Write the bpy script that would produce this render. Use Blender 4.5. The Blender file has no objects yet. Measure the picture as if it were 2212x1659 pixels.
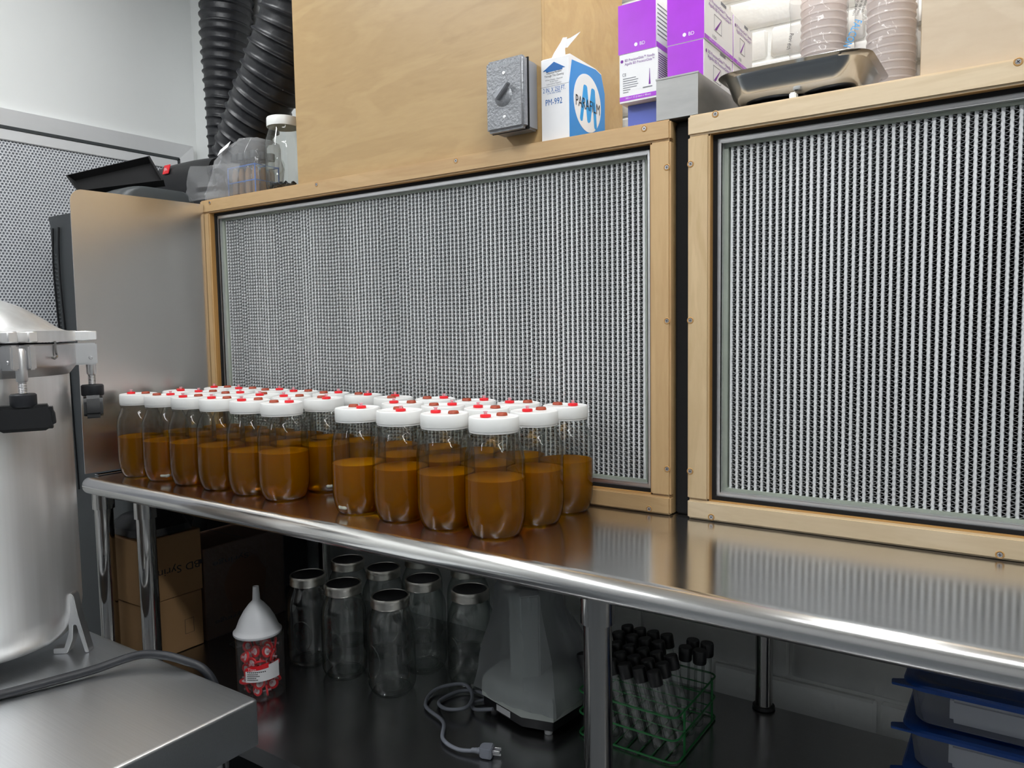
import bpy, bmesh, math, random
from mathutils import Vector, Matrix, noise
PI = math.pi
random.seed(11)
SC = bpy.context.scene
COL = SC.collection

# ------------------------------------------------------------------ camera
cam_data = bpy.data.cameras.new('camera')
cam_data.sensor_width = 36.0
cam_data.lens = 1661.0 / 2212.0 * 36.0
cam_data.clip_start = 0.05
cam = bpy.data.objects.new('camera', cam_data)
COL.objects.link(cam)
cam.matrix_world = Matrix(((0.82585765, -0.02932541, 0.56311558, 0.0),
                           (0.56365377, 0.07113431, -0.82294249, -1.393),
                           (-0.01592371, 0.99703557, 0.07527619, 1.276),
                           (0, 0, 0, 1)))
SC.camera = cam

# ------------------------------------------------------------------ world, lights, exposure
world = bpy.data.worlds.new('world')
SC.world = world
world.use_nodes = True
world.node_tree.nodes['Background'].inputs[0].default_value = (0.8, 0.86, 1.0, 1)
world.node_tree.nodes['Background'].inputs[1].default_value = 0.05
LAMP_STRENGTH = 25.0
SC.view_settings.view_transform = 'Standard'
SC.view_settings.look = 'None'
SC.view_settings.gamma = 1.0
SC.view_settings.use_curve_mapping = False
SC.view_settings.exposure = 0.0
cy = SC.cycles
cy.max_bounces = 14
cy.diffuse_bounces = 5
cy.glossy_bounces = 6
cy.transmission_bounces = 12
cy.transparent_max_bounces = 48
cy.caustics_reflective = False
cy.caustics_refractive = False
cy.sample_clamp_indirect = 6.0

# ------------------------------------------------------------------ materials
def srgb(r, g, b):
    def f(c):
        c /= 255.0
        return c / 12.92 if c <= 0.04045 else ((c + 0.055) / 1.055) ** 2.4
    return (f(r), f(g), f(b), 1.0)

def newmat(name):
    m = bpy.data.materials.new(name)
    m.use_nodes = True
    nt = m.node_tree
    return m, nt, nt.nodes['Principled BSDF'], nt.nodes['Material Output']

def plain(name, col, rough=0.5, metal=0.0, var=0.06, scale=30.0, bump=0.0, coat=0.0, trans=0.0, spec=0.5, bscale=None):
    m, nt, b, o = newmat(name)
    N, L = nt.nodes, nt.links
    b.inputs['Roughness'].default_value = rough
    b.inputs['Metallic'].default_value = metal
    b.inputs['Specular IOR Level'].default_value = spec
    b.inputs['Coat Weight'].default_value = coat
    b.inputs['Transmission Weight'].default_value = trans
    tc = N.new('ShaderNodeTexCoord')
    nz = N.new('ShaderNodeTexNoise')
    nz.inputs['Scale'].default_value = scale
    nz.inputs['Detail'].default_value = 3
    L.new(tc.outputs['Object'], nz.inputs['Vector'])
    mx = N.new('ShaderNodeMix'); mx.data_type = 'RGBA'
    L.new(nz.outputs['Fac'], mx.inputs[0])
    mx.inputs[6].default_value = tuple(c * (1 - var) for c in col[:3]) + (1,)
    mx.inputs[7].default_value = tuple(min(1, c * (1 + var)) for c in col[:3]) + (1,)
    L.new(mx.outputs[2], b.inputs['Base Color'])
    if bump:
        nb = N.new('ShaderNodeTexNoise')
        nb.inputs['Scale'].default_value = bscale or scale * 4
        L.new(tc.outputs['Object'], nb.inputs['Vector'])
        bp = N.new('ShaderNodeBump')
        bp.inputs['Strength'].default_value = bump
        bp.inputs['Distance'].default_value = 0.002
        L.new(nb.outputs['Fac'], bp.inputs['Height'])
        L.new(bp.outputs['Normal'], b.inputs['Normal'])
    return m

def steel(name, col, rough, streak=(3, 300, 300), aniso=0.0, tangent=(1, 0, 0), bump=0.05, var=0.08, metal=1.0):
    """brushed stainless: fine streaks in colour, gloss and relief"""
    m, nt, b, o = newmat(name)
    N, L = nt.nodes, nt.links
    b.inputs['Metallic'].default_value = metal
    tc = N.new('ShaderNodeTexCoord')
    mp = N.new('ShaderNodeMapping'); mp.inputs['Scale'].default_value = streak
    nz = N.new('ShaderNodeTexNoise'); nz.inputs['Scale'].default_value = 1.0; nz.inputs['Detail'].default_value = 4
    L.new(tc.outputs['Object'], mp.inputs[0]); L.new(mp.outputs[0], nz.inputs['Vector'])
    cl = N.new('ShaderNodeTexNoise'); cl.inputs['Scale'].default_value = 3.0; cl.inputs['Detail'].default_value = 5
    L.new(tc.outputs['Object'], cl.inputs['Vector'])
    mx = N.new('ShaderNodeMix'); mx.data_type = 'RGBA'
    mx.inputs[6].default_value = tuple(c * (1 - var) for c in col[:3]) + (1,)
    mx.inputs[7].default_value = tuple(min(1, c * (1 + var)) for c in col[:3]) + (1,)
    L.new(nz.outputs['Fac'], mx.inputs[0]); L.new(mx.outputs[2], b.inputs['Base Color'])
    mr = N.new('ShaderNodeMapRange')
    mr.inputs['To Min'].default_value = rough * 0.92; mr.inputs['To Max'].default_value = rough * 1.1
    L.new(cl.outputs['Fac'], mr.inputs['Value']); L.new(mr.outputs[0], b.inputs['Roughness'])
    b.inputs['Anisotropic'].default_value = aniso
    if aniso:
        cv = N.new('ShaderNodeCombineXYZ')
        for i in range(3): cv.inputs[i].default_value = tangent[i]
        L.new(cv.outputs[0], b.inputs['Tangent'])
    if bump:
        bp = N.new('ShaderNodeBump'); bp.inputs['Strength'].default_value = bump; bp.inputs['Distance'].default_value = 0.001
        L.new(nz.outputs['Fac'], bp.inputs['Height']); L.new(bp.outputs['Normal'], b.inputs['Normal'])
    return m

def wood(name, light, dark, stretch=(1.2, 9, 9), rough=0.45, seed=0.0):
    """birch plywood: pale veneer with slow flowing figure and short fine pores"""
    m, nt, b, o = newmat(name)
    N, L = nt.nodes, nt.links
    b.inputs['Roughness'].default_value = rough
    b.inputs['Coat Weight'].default_value = 0.15
    b.inputs['Coat Roughness'].default_value = 0.25
    tc = N.new('ShaderNodeTexCoord')
    mp = N.new('ShaderNodeMapping'); mp.inputs['Scale'].default_value = stretch; mp.inputs['Location'].default_value = (seed, seed * 2, seed * 3)
    L.new(tc.outputs['Object'], mp.inputs[0])
    n1 = N.new('ShaderNodeTexNoise'); n1.inputs['Scale'].default_value = 1.3; n1.inputs['Detail'].default_value = 4; n1.inputs['Distortion'].default_value = 1.6
    L.new(mp.outputs[0], n1.inputs['Vector'])
    wv = N.new('ShaderNodeMath'); wv.operation = 'MULTIPLY'; wv.inputs[1].default_value = 34
    L.new(n1.outputs['Fac'], wv.inputs[0])
    sn = N.new('ShaderNodeMath'); sn.operation = 'SINE'; L.new(wv.outputs[0], sn.inputs[0])
    mp2 = N.new('ShaderNodeMapping'); mp2.inputs['Scale'].default_value = tuple(s * 14 for s in stretch)
    L.new(tc.outputs['Object'], mp2.inputs[0])
    n2 = N.new('ShaderNodeTexNoise'); n2.inputs['Scale'].default_value = 1.0; n2.inputs['Detail'].default_value = 3
    L.new(mp2.outputs[0], n2.inputs['Vector'])
    a = N.new('ShaderNodeMath'); a.operation = 'MULTIPLY_ADD'; a.inputs[1].default_value = 0.07
    L.new(sn.outputs[0], a.inputs[0]); L.new(n1.outputs['Fac'], a.inputs[2])
    a2 = N.new('ShaderNodeMath'); a2.operation = 'MULTIPLY_ADD'; a2.inputs[1].default_value = 0.35
    L.new(n2.outputs['Fac'], a2.inputs[0]); L.new(a.outputs[0], a2.inputs[2])
    r = N.new('ShaderNodeValToRGB')
    r.color_ramp.elements[0].position = 0.25; r.color_ramp.elements[0].color = dark
    r.color_ramp.elements[1].position = 0.95; r.color_ramp.elements[1].color = light
    L.new(a2.outputs[0], r.inputs[0]); L.new(r.outputs[0], b.inputs['Base Color'])
    return m

def thin_glass(name, tint=(0.97, 0.98, 0.97), rim=(0.45, 0.49, 0.47), rough=0.0, ior=1.5, haze=0.0, hazecol=(0.8, 0.8, 0.8, 1), bump=0.0, bscale=20):
    """thin clear wall: passes light straight, reflects by Fresnel, denser where the wall is seen edge-on"""
    m, nt, b, o = newmat(name)
    N, L = nt.nodes, nt.links
    N.remove(b)
    tr = N.new('ShaderNodeBsdfTransparent')
    gl = N.new('ShaderNodeBsdfGlossy'); gl.inputs['Roughness'].default_value = rough
    lw = N.new('ShaderNodeLayerWeight'); lw.inputs['Blend'].default_value = 0.5
    p5 = N.new('ShaderNodeMath'); p5.operation = 'POWER'; p5.inputs[1].default_value = 4.5
    L.new(lw.outputs['Facing'], p5.inputs[0])
    f0 = 0.75 * ((ior - 1) / (ior + 1)) ** 2
    fr = N.new('ShaderNodeMath'); fr.operation = 'MULTIPLY_ADD'; fr.inputs[1].default_value = 0.85 - f0; fr.inputs[2].default_value = f0
    L.new(p5.outputs[0], fr.inputs[0])
    p3 = N.new('ShaderNodeMath'); p3.operation = 'POWER'; p3.inputs[1].default_value = 2.2
    L.new(lw.outputs['Facing'], p3.inputs[0])
    mc = N.new('ShaderNodeMix'); mc.data_type = 'RGBA'
    mc.inputs[6].default_value = tint + (1,); mc.inputs[7].default_value = rim + (1,)
    L.new(p3.outputs[0], mc.inputs[0]); L.new(mc.outputs[2], tr.inputs[0])
    ms = N.new('ShaderNodeMixShader')
    L.new(fr.outputs[0], ms.inputs[0]); L.new(tr.outputs[0], ms.inputs[1]); L.new(gl.outputs[0], ms.inputs[2])
    out = ms
    if bump:
        tc = N.new('ShaderNodeTexCoord')
        nb = N.new('ShaderNodeTexNoise'); nb.inputs['Scale'].default_value = bscale; nb.inputs['Detail'].default_value = 2
        L.new(tc.outputs['Object'], nb.inputs['Vector'])
        bp = N.new('ShaderNodeBump'); bp.inputs['Strength'].default_value = bump; bp.inputs['Distance'].default_value = 0.01
        L.new(nb.outputs['Fac'], bp.inputs['Height'])
        L.new(bp.outputs['Normal'], gl.inputs['Normal']); L.new(bp.outputs['Normal'], lw.inputs['Normal'])
    if haze:
        df = N.new('ShaderNodeBsdfDiffuse'); df.inputs[0].default_value = hazecol
        tl = N.new('ShaderNodeBsdfTranslucent'); tl.inputs[0].default_value = hazecol
        m1 = N.new('ShaderNodeMixShader'); m1.inputs[0].default_value = 0.4
        L.new(df.outputs[0], m1.inputs[1]); L.new(tl.outputs[0], m1.inputs[2])
        m2 = N.new('ShaderNodeMixShader'); m2.inputs[0].default_value = haze
        L.new(ms.outputs[0], m2.inputs[1]); L.new(m1.outputs[0], m2.inputs[2])
        out = m2
    L.new(out.outputs[0], o.inputs['Surface'])
    return m

def broth(name, clear, body, cloud):
    """amber broth: refracts what is behind it through a tint, with some cloudy scatter of its own"""
    m, nt, b, o = newmat(name)
    N, L = nt.nodes, nt.links
    N.remove(b)
    rf = N.new('ShaderNodeBsdfRefraction'); rf.inputs['IOR'].default_value = 1.22; rf.inputs['Color'].default_value = clear
    df = N.new('ShaderNodeBsdfDiffuse'); df.inputs[0].default_value = body
    tl = N.new('ShaderNodeBsdfTranslucent'); tl.inputs[0].default_value = body
    m1 = N.new('ShaderNodeMixShader'); m1.inputs[0].default_value = 0.5
    L.new(df.outputs[0], m1.inputs[1]); L.new(tl.outputs[0], m1.inputs[2])
    m2 = N.new('ShaderNodeMixShader'); m2.inputs[0].default_value = cloud
    L.new(rf.outputs[0], m2.inputs[1]); L.new(m1.outputs[0], m2.inputs[2])
    gl = N.new('ShaderNodeBsdfGlossy'); gl.inputs['Roughness'].default_value = 0.03; gl.inputs['Color'].default_value = (0.9, 0.6, 0.3, 1)
    fr = N.new('ShaderNodeMath'); fr.operation = 'MULTIPLY'; fr.inputs[1].default_value = 0.05
    lw = N.new('ShaderNodeLayerWeight'); lw.inputs['Blend'].default_value = 0.5
    L.new(lw.outputs['Facing'], fr.inputs[0])
    m3 = N.new('ShaderNodeMixShader')
    L.new(fr.outputs[0], m3.inputs[0]); L.new(m2.outputs[0], m3.inputs[1]); L.new(gl.outputs[0], m3.inputs[2])
    L.new(m3.outputs[0], o.inputs['Surface'])
    return m

def emit(name, col, s):
    m, nt, b, o = newmat(name)
    b.inputs['Base Color'].default_value = (0.8, 0.8, 0.8, 1)
    b.inputs['Emission Color'].default_value = col
    b.inputs['Emission Strength'].default_value = s
    return m

M = {}
M['wall'] = plain('wall_paint', srgb(238, 240, 239), 0.55, var=0.03, scale=4, bump=0.06, bscale=120)
M['brick'] = plain('white_brick_paint', srgb(243, 243, 240), 0.6, var=0.06, scale=18, bump=0.9, bscale=45)
M['mortar'] = plain('painted_mortar', srgb(228, 228, 225), 0.8, var=0.06, scale=30, bump=0.4)
M['far_wall'] = plain('far_wall_paint', srgb(176, 178, 180), 0.7, var=0.03, scale=4)
M['ceiling'] = plain('ceiling_paint', srgb(235, 235, 232), 0.8, var=0.02, scale=4)
M['floor'] = plain('grey_floor', srgb(92, 96, 100), 0.35, var=0.12, scale=6, bump=0.05)
M['trim'] = plain('white_metal_trim', srgb(224, 225, 226), 0.35, var=0.02)
M['lamp'] = emit('lamp_diffuser', (0.97, 0.99, 1.0, 1), LAMP_STRENGTH)
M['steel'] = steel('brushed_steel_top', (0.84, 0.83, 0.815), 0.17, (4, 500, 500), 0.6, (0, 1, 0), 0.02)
M['steel_plate'] = steel('brushed_steel_plate', (0.84, 0.81, 0.77), 0.26, (3, 6, 0.8), 0.5, (0, 0, 1), 0.0, var=0.03)
M['steel_table'] = steel('steel_table_top', (0.74, 0.76, 0.78), 0.32, (5, 400, 400), 0.3, (0, 1, 0), 0.03)
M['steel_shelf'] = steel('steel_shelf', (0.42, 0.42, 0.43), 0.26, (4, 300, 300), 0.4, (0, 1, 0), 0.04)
M['tube'] = steel('polished_tube', (0.42, 0.41, 0.40), 0.1, (200, 200, 4), 0.0, bump=0.02)
M['pan'] = steel('pan_steel', (0.55, 0.565, 0.58), 0.16, (30, 30, 30), 0.0, bump=0.02)
M['bin'] = steel('dull_steel', (0.42, 0.42, 0.41), 0.45, (20, 20, 60), 0.0, bump=0.08, var=0.15)
M['cast'] = steel('cast_aluminium', (0.70, 0.70, 0.71), 0.38, (60, 60, 60), 0.0, bump=0.1, var=0.06)
M['spun'] = steel('spun_aluminium', (0.95, 0.94, 0.93), 0.36, (60, 60, 1.0), 0.5, (0, 0, 1), 0.05, var=0.14, metal=0.8)
M['screw'] = steel('zinc_screw', (0.72, 0.72, 0.74), 0.3, (80, 80, 80), bump=0.0)
M['alu'] = steel('filter_frame_aluminium', (0.70, 0.70, 0.71), 0.42, (5, 200, 200), bump=0.02)
M['foil'] = plain('separator_foil', srgb(198, 200, 202), 0.5, 0.45, var=0.05)
M['ply'] = wood('birch_ply', srgb(190, 160, 112), srgb(170, 138, 92), (1.6, 7, 7), seed=1.3)
M['ply_pale'] = wood('pale_birch_ply', srgb(212, 194, 168), srgb(194, 172, 144), (2.2, 7, 7), seed=7.1)
M['board'] = wood('birch_board', srgb(206, 174, 128), srgb(182, 147, 102), (1.6, 12, 12), seed=3.3)
M['board_v'] = wood('birch_board_upright', srgb(206, 174, 128), srgb(182, 147, 102), (12, 12, 1.6), seed=5.7)
M['board_pale'] = wood('pale_birch_board', srgb(226, 206, 174), srgb(204, 180, 142), (1.6, 12, 12), seed=4.3)
M['board_pale_v'] = wood('pale_birch_board_upright', srgb(216, 190, 150), srgb(192, 164, 122), (12, 12, 1.6), seed=6.7)
M['ply_edge'] = wood('ply_edge', srgb(206, 160, 96), srgb(150, 104, 52), (1, 220, 1), seed=2.1)
M['media'] = plain('filter_paper', srgb(240, 242, 243), 0.85, var=0.03, scale=60)
M['sealant'] = plain('filter_sealant', srgb(168, 176, 164), 0.5, var=0.12, scale=40)
M['black'] = plain('black_plastic', srgb(20, 21, 24), 0.4, var=0.1)
M['matte_black'] = plain('black_foam', srgb(9, 9, 11), 0.9, var=0.1)
M['duct'] = plain('black_duct_skin', srgb(30, 31, 35), 0.42, var=0.2, scale=14, bump=0.6, bscale=50)
M['charcoal'] = plain('charcoal_plastic', srgb(62, 66, 68), 0.45, var=0.08)
M['white_plastic'] = plain('white_plastic', srgb(242, 243, 241), 0.35, var=0.01)
M['red'] = plain('red_plastic', srgb(226, 26, 38), 0.3, var=0.05)
M['brown'] = plain('brown_silicone', srgb(156, 62, 34), 0.5, var=0.06)
M['glass'] = thin_glass('jar_glass', bump=0.06, bscale=18)
M['shelf_glass'] = thin_glass('embossed_glass', ior=2.0, tint=(0.95, 0.97, 0.96), rim=(0.5, 0.55, 0.53), bump=0.12, bscale=26)
M['tube_glass'] = thin_glass('test_tube_glass', ior=2.0, tint=(0.93, 0.95, 0.94), rim=(0.55, 0.6, 0.58))
M['luer'] = thin_glass('clear_luer', tint=(1.0, 0.86, 0.88), rim=(0.9, 0.7, 0.74), haze=0.45, hazecol=(0.95, 0.75, 0.8, 1))
M['broth'] = broth('amber_broth', (0.98, 0.66, 0.01, 1), (1.0, 0.40, 0.0, 1), 0.3)
M['bag'] = thin_glass('clear_bag_film', tint=(0.93, 0.93, 0.93), rim=(0.7, 0.7, 0.7), rough=0.08, haze=0.24, hazecol=(0.85, 0.86, 0.88, 1), bump=0.5, bscale=22)
M['cover'] = thin_glass('translucent_cover', tint=(0.84, 0.85, 0.86), rim=(0.65, 0.66, 0.68), rough=0.3, haze=0.28, hazecol=(0.62, 0.64, 0.67, 1), bump=0.2, bscale=12)
M['pet'] = thin_glass('clear_jar_plastic', tint=(0.96, 0.95, 0.95), rim=(0.75, 0.72, 0.72), haze=0.03)
M['frost'] = thin_glass('frosted_bin_plastic', tint=(0.9, 0.91, 0.93), rim=(0.5, 0.54, 0.62), rough=0.2, haze=0.3, hazecol=(0.62, 0.65, 0.72, 1))
M['funnel'] = plain('funnel_plastic', srgb(226, 227, 230), 0.35, var=0.02)
M['card'] = plain('cardboard', srgb(158, 122, 82), 0.85, var=0.07, scale=12, bump=0.1)
M['card_dark'] = plain('dark_cardboard', srgb(92, 66, 50), 0.85, var=0.1, scale=12)
M['ink'] = plain('dark_ink', srgb(34, 30, 36), 0.7, var=0.02)
M['blue_ink'] = plain('blue_ink', srgb(22, 100, 172), 0.5, var=0.02)
M['grey_ink'] = plain('grey_ink', srgb(120, 122, 130), 0.6, var=0.02)
M['paper'] = plain('white_carton', srgb(240, 240, 242), 0.45, var=0.02)
M['sky_blue'] = plain('bright_blue_print', srgb(52, 140, 216), 0.4, var=0.04)
M['cyan'] = plain('cyan_print', srgb(40, 158, 230), 0.4, var=0.02)
M['purple'] = plain('purple_carton', srgb(172, 58, 214), 0.3, var=0.14, scale=22)
M['purple_ink'] = plain('purple_ink', srgb(118, 40, 150), 0.5, var=0.02)
M['periwinkle'] = plain('blue_carton', srgb(92, 110, 202), 0.4, var=0.03)
M['blue'] = plain('blue_lid_plastic', srgb(20, 74, 158), 0.35, var=0.05)
M['blue_wire'] = plain('blue_coated_wire', srgb(30, 110, 205), 0.35, var=0.03)
M['green'] = plain('green_coated_wire', srgb(38, 128, 66), 0.4, var=0.05)
M['rubber'] = plain('black_rubber', srgb(33, 35, 40), 0.5, var=0.06)
M['cable'] = plain('grey_cable', srgb(132, 136, 146), 0.5, var=0.03)
M['device'] = plain('pale_grey_housing', srgb(206, 212, 208), 0.45, var=0.02)
M['grey_metal'] = plain('hammered_grey_enamel', srgb(142, 144, 148), 0.4, 0.3, var=0.1, scale=160, bump=0.8, bscale=190)
M['grey_smooth'] = plain('grey_enamel', srgb(150, 153, 158), 0.42, 0.3, var=0.03)
M['band'] = steel('jar_band_metal', (0.62, 0.60, 0.55), 0.3, (60, 60, 60), bump=0.02)
M['lid_black'] = plain('black_jar_lid', srgb(24, 25, 28), 0.35, var=0.05)
M['stir_white'] = plain('stir_bar_white', srgb(236, 234, 214), 0.4, var=0.02)
M['stir_orange'] = plain('stir_bar_orange', srgb(240, 150, 20), 0.4, var=0.02)
M['agar'] = plain('tan_slant', srgb(170, 128, 84), 0.6, var=0.15)
M['dish'] = thin_glass('petri_plastic', tint=(0.98, 0.96, 0.955), rim=(0.85, 0.82, 0.8), rough=0.1, haze=0.72, hazecol=(1.0, 0.955, 0.94, 1))
M['sleeve'] = thin_glass('petri_sleeve', tint=(0.97, 0.97, 0.97), rim=(0.85, 0.85, 0.86), rough=0.05, haze=0.1, hazecol=(0.95, 0.95, 0.97, 1), bump=0.5, bscale=30)
M['grey_mesh'] = plain('white_grille_wire', srgb(232, 234, 238), 0.4, 0.0, var=0.03)
M['grille_back'] = plain('grille_pack', srgb(140, 143, 150), 0.7, var=0.1)
M['brass'] = steel('brass_fitting', (0.72, 0.64, 0.42), 0.25, (40, 40, 40), bump=0.0)

# ------------------------------------------------------------------ mesh helpers
class MB:
    """collects shapes in one bmesh; build() links them as one mesh object"""
    def __init__(self):
        self.bm = bmesh.new()
    def box(self, x0, x1, y0, y1, z0, z1, bev=0.0, seg=2, mat=None):
        t = bmesh.new()
        bmesh.ops.create_cube(t, size=1.0)
        for v in t.verts:
            v.co = Vector(((x0 + x1) / 2 + v.co.x * (x1 - x0), (y0 + y1) / 2 + v.co.y * (y1 - y0), (z0 + z1) / 2 + v.co.z * (z1 - z0)))
        if bev:
            bmesh.ops.bevel(t, geom=t.edges[:], offset=bev, segments=seg, affect='EDGES', clamp_overlap=True)
        return self._add(t, mat)
    def _add(self, t, mat=None):
        if mat is not None:
            bmesh.ops.transform(t, matrix=mat, verts=t.verts)
        off = len(self.bm.verts)
        vs = [self.bm.verts.new(v.co) for v in t.verts]
        t.verts.index_update()
        for f in t.faces:
            try:
                g = self.bm.faces.new([vs[v.index] for v in f.verts]); g.smooth = f.smooth
            except ValueError:
                pass
        t.free()
        return self
    def lathe(self, prof, n=32, center=(0, 0, 0), mat=None, smooth=True, cap0=True, cap1=True):
        t = bmesh.new()
        rings = []
        for r, z in prof:
            if r < 1e-6:
                rings.append([t.verts.new((0, 0, z))])
            else:
                rings.append([t.verts.new((r * math.cos(2 * PI * k / n), r * math.sin(2 * PI * k / n), z)) for k in range(n)])
        for a, b in zip(rings, rings[1:]):
            for k in range(n):
                k2 = (k + 1) % n
                if len(a) == 1 and len(b) == 1: continue
                if len(a) == 1: f = t.faces.new((a[0], b[k2], b[k]))
                elif len(b) == 1: f = t.faces.new((a[k], a[k2], b[0]))
                else: f = t.faces.new((a[k], a[k2], b[k2], b[k]))
                f.smooth = smooth
        if cap0 and len(rings[0]) > 1: t.faces.new(list(reversed(rings[0])))
        if cap1 and len(rings[-1]) > 1: t.faces.new(rings[-1])
        m = Matrix.Translation(center)
        if mat is not None: m = mat @ m
        return self._add(t, m)
    def tube(self, pts, r, n=10, closed=False, radii=None, caps=True, smooth=True):
        pts = [Vector(p) for p in pts]
        t = bmesh.new(); rings = []
        cnt = len(pts); prev = None
        for i, p in enumerate(pts):
            a = pts[i - 1] if (i > 0 or closed) else p
            b = pts[(i + 1) % cnt] if (i < cnt - 1 or closed) else p
            d = (b - a)
            if d.length < 1e-9: d = Vector((0, 0, 1))
            d.normalize()
            if prev is None:
                up = Vector((0, 0, 1)) if abs(d.z) < 0.9 else Vector((1, 0, 0))
                s = d.cross(up).normalized()
            else:
                s = (prev - d * prev.dot(d))
                s = s.normalized() if s.length > 1e-6 else d.orthogonal().normalized()
            prev = s
            u = d.cross(s)
            rr = radii[i] if radii else r
            rings.append([t.verts.new(p + (s * math.cos(2 * PI * k / n) + u * math.sin(2 * PI * k / n)) * rr) for k in range(n)])
        pairs = list(zip(rings, rings[1:])) + ([(rings[-1], rings[0])] if closed else [])
        for a, b in pairs:
            for k in range(n):
                f = t.faces.new((a[k], b[k], b[(k + 1) % n], a[(k + 1) % n])); f.smooth = smooth
        if caps and not closed:
            t.faces.new(rings[0]); t.faces.new(list(reversed(rings[-1])))
        bmesh.ops.recalc_face_normals(t, faces=t.faces[:])
        return self._add(t)
    def prism(self, poly, a0, a1, axis='z', bev=0.0, mat=None):
        """polygon in a plane swept along an axis; poly coords follow the other two axes in xyz order"""
        def P(p, a):
            if axis == 'z': return (p[0], p[1], a)
            if axis == 'y': return (p[0], a, p[1])
            return (a, p[0], p[1])
        t = bmesh.new()
        lo = [t.verts.new(P(p, a0)) for p in poly]; hi = [t.verts.new(P(p, a1)) for p in poly]
        t.faces.new(lo); t.faces.new(list(reversed(hi)))
        n = len(poly)
        for k in range(n): t.faces.new((lo[k], hi[k], hi[(k + 1) % n], lo[(k + 1) % n]))
        bmesh.ops.recalc_face_normals(t, faces=t.faces[:])
        if bev: bmesh.ops.bevel(t, geom=t.edges[:], offset=bev, segments=2, affect='EDGES', clamp_overlap=True)
        return self._add(t, mat)
    def loft(self, rings, closed=True, cap0=True, cap1=True, smooth=True):
        t = bmesh.new()
        R = [[t.verts.new(p) for p in ring] for ring in rings]
        for a, b in zip(R, R[1:]):
            n = len(a)
            for k in range(n if closed else n - 1):
                f = t.faces.new((a[k], a[(k + 1) % n], b[(k + 1) % n], b[k])); f.smooth = smooth
        if cap0: t.faces.new(list(reversed(R[0])))
        if cap1: t.faces.new(R[-1])
        bmesh.ops.recalc_face_normals(t, faces=t.faces[:])
        return self._add(t)
    def faces(self, verts, faces, smooth=False):
        t = bmesh.new(); V = [t.verts.new(v) for v in verts]
        for f in faces:
            g = t.faces.new([V[i] for i in f]); g.smooth = smooth
        return self._add(t)
    def mesh(self, name):
        me = bpy.data.meshes.new(name); self.bm.to_mesh(me); self.bm.free()
        me.set_sharp_from_angle(angle=0.7); return me
    def build(self, name, mat, parent=None, loc=None, rot=None):
        return obj(name, self.mesh(name), mat, parent, loc, rot)

def obj(name, me, mat=None, parent=None, loc=None, rot=None):
    if mat is not None and not me.materials:
        me.materials.append(M[mat] if isinstance(mat, str) else mat)
    o = bpy.data.objects.new(name, me); COL.objects.link(o)
    o.parent = parent
    if loc is not None: o.location = loc
    if rot is not None: o.rotation_euler = rot
    return o

def tag(o, label=None, cat=None, group=None, kind=None):
    if label: o['label'] = label
    if cat: o['category'] = cat
    if group: o['group'] = group
    if kind: o['kind'] = kind
    return o

def thing(name, label, cat, loc=(0, 0, 0), rot=(0, 0, 0), group=None):
    o = bpy.data.objects.new(name, None); COL.objects.link(o)
    o.empty_display_size = 0.05
    o.location = loc; o.rotation_euler = rot
    return tag(o, label, cat, group)

def struct(o): return tag(o, kind='structure')

def copy_tree(o, parent=None):
    c = o.copy(); COL.objects.link(c); c.parent = parent
    for ch in o.children: copy_tree(ch, c)
    return c

def text(name, s, mat, parent, center, width, height, face='front', roll=0.0, depth=0.0004, bold=0.0):
    """flat lettering fitted into width x height, lying on a face seen from -y ('front'), +x ('right') or +z ('top')"""
    cu = bpy.data.curves.new(name, 'FONT'); cu.body = s; cu.size = 1.0; cu.align_x = 'CENTER'; cu.extrude = 0.0
    cu.resolution_u = 3
    tmp = bpy.data.objects.new(name, cu)
    me = bpy.data.meshes.new_from_object(tmp)
    bpy.data.objects.remove(tmp); bpy.data.curves.remove(cu)
    xs = [v.co.x for v in me.vertices]; ys = [v.co.y for v in me.vertices]
    if not xs: return None
    cx, cy_, w, h = (min(xs) + max(xs)) / 2, (min(ys) + max(ys)) / 2, max(xs) - min(xs), max(ys) - min(ys)
    for v in me.vertices:
        v.co = Vector(((v.co.x - cx) / w * width, (v.co.y - cy_) / h * height, 0))
    me.materials.clear()
    o = obj(name, me, mat, parent, center)
    base = {'front': Matrix.Rotation(PI / 2, 4, 'X'), 'right': Matrix.Rotation(PI / 2, 4, 'Z') @ Matrix.Rotation(PI / 2, 4, 'X'), 'top': Matrix.Identity(4)}[face]
    o.rotation_euler = (base @ Matrix.Rotation(roll, 4, 'Z')).to_euler()
    return o

def catmull(pts, per=8):
    P = [Vector(p) for p in pts]; out = []
    for i in range(len(P) - 1):
        a, b, c, d = P[max(i - 1, 0)], P[i], P[i + 1], P[min(i + 2, len(P) - 1)]
        for k in range(per):
            t = k / per
            out.append(0.5 * ((2 * b) + (c - a) * t + (2 * a - 5 * b + 4 * c - d) * t * t + (3 * b - a - 3 * c + d) * t ** 3))
    out.append(P[-1]); return out

def rrect(x0, x1, y0, y1, r, n=6):
    out = []
    for cx, cy_, a0 in ((x1 - r, y0 + r, -PI / 2), (x1 - r, y1 - r, 0), (x0 + r, y1 - r, PI / 2), (x0 + r, y0 + r, PI)):
        for k in range(n + 1):
            a = a0 + PI / 2 * k / n
            out.append((cx + r * math.cos(a), cy_ + r * math.sin(a)))
    return out
ORD = 'first second third fourth fifth sixth seventh eighth ninth tenth eleventh twelfth'.split()

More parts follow.
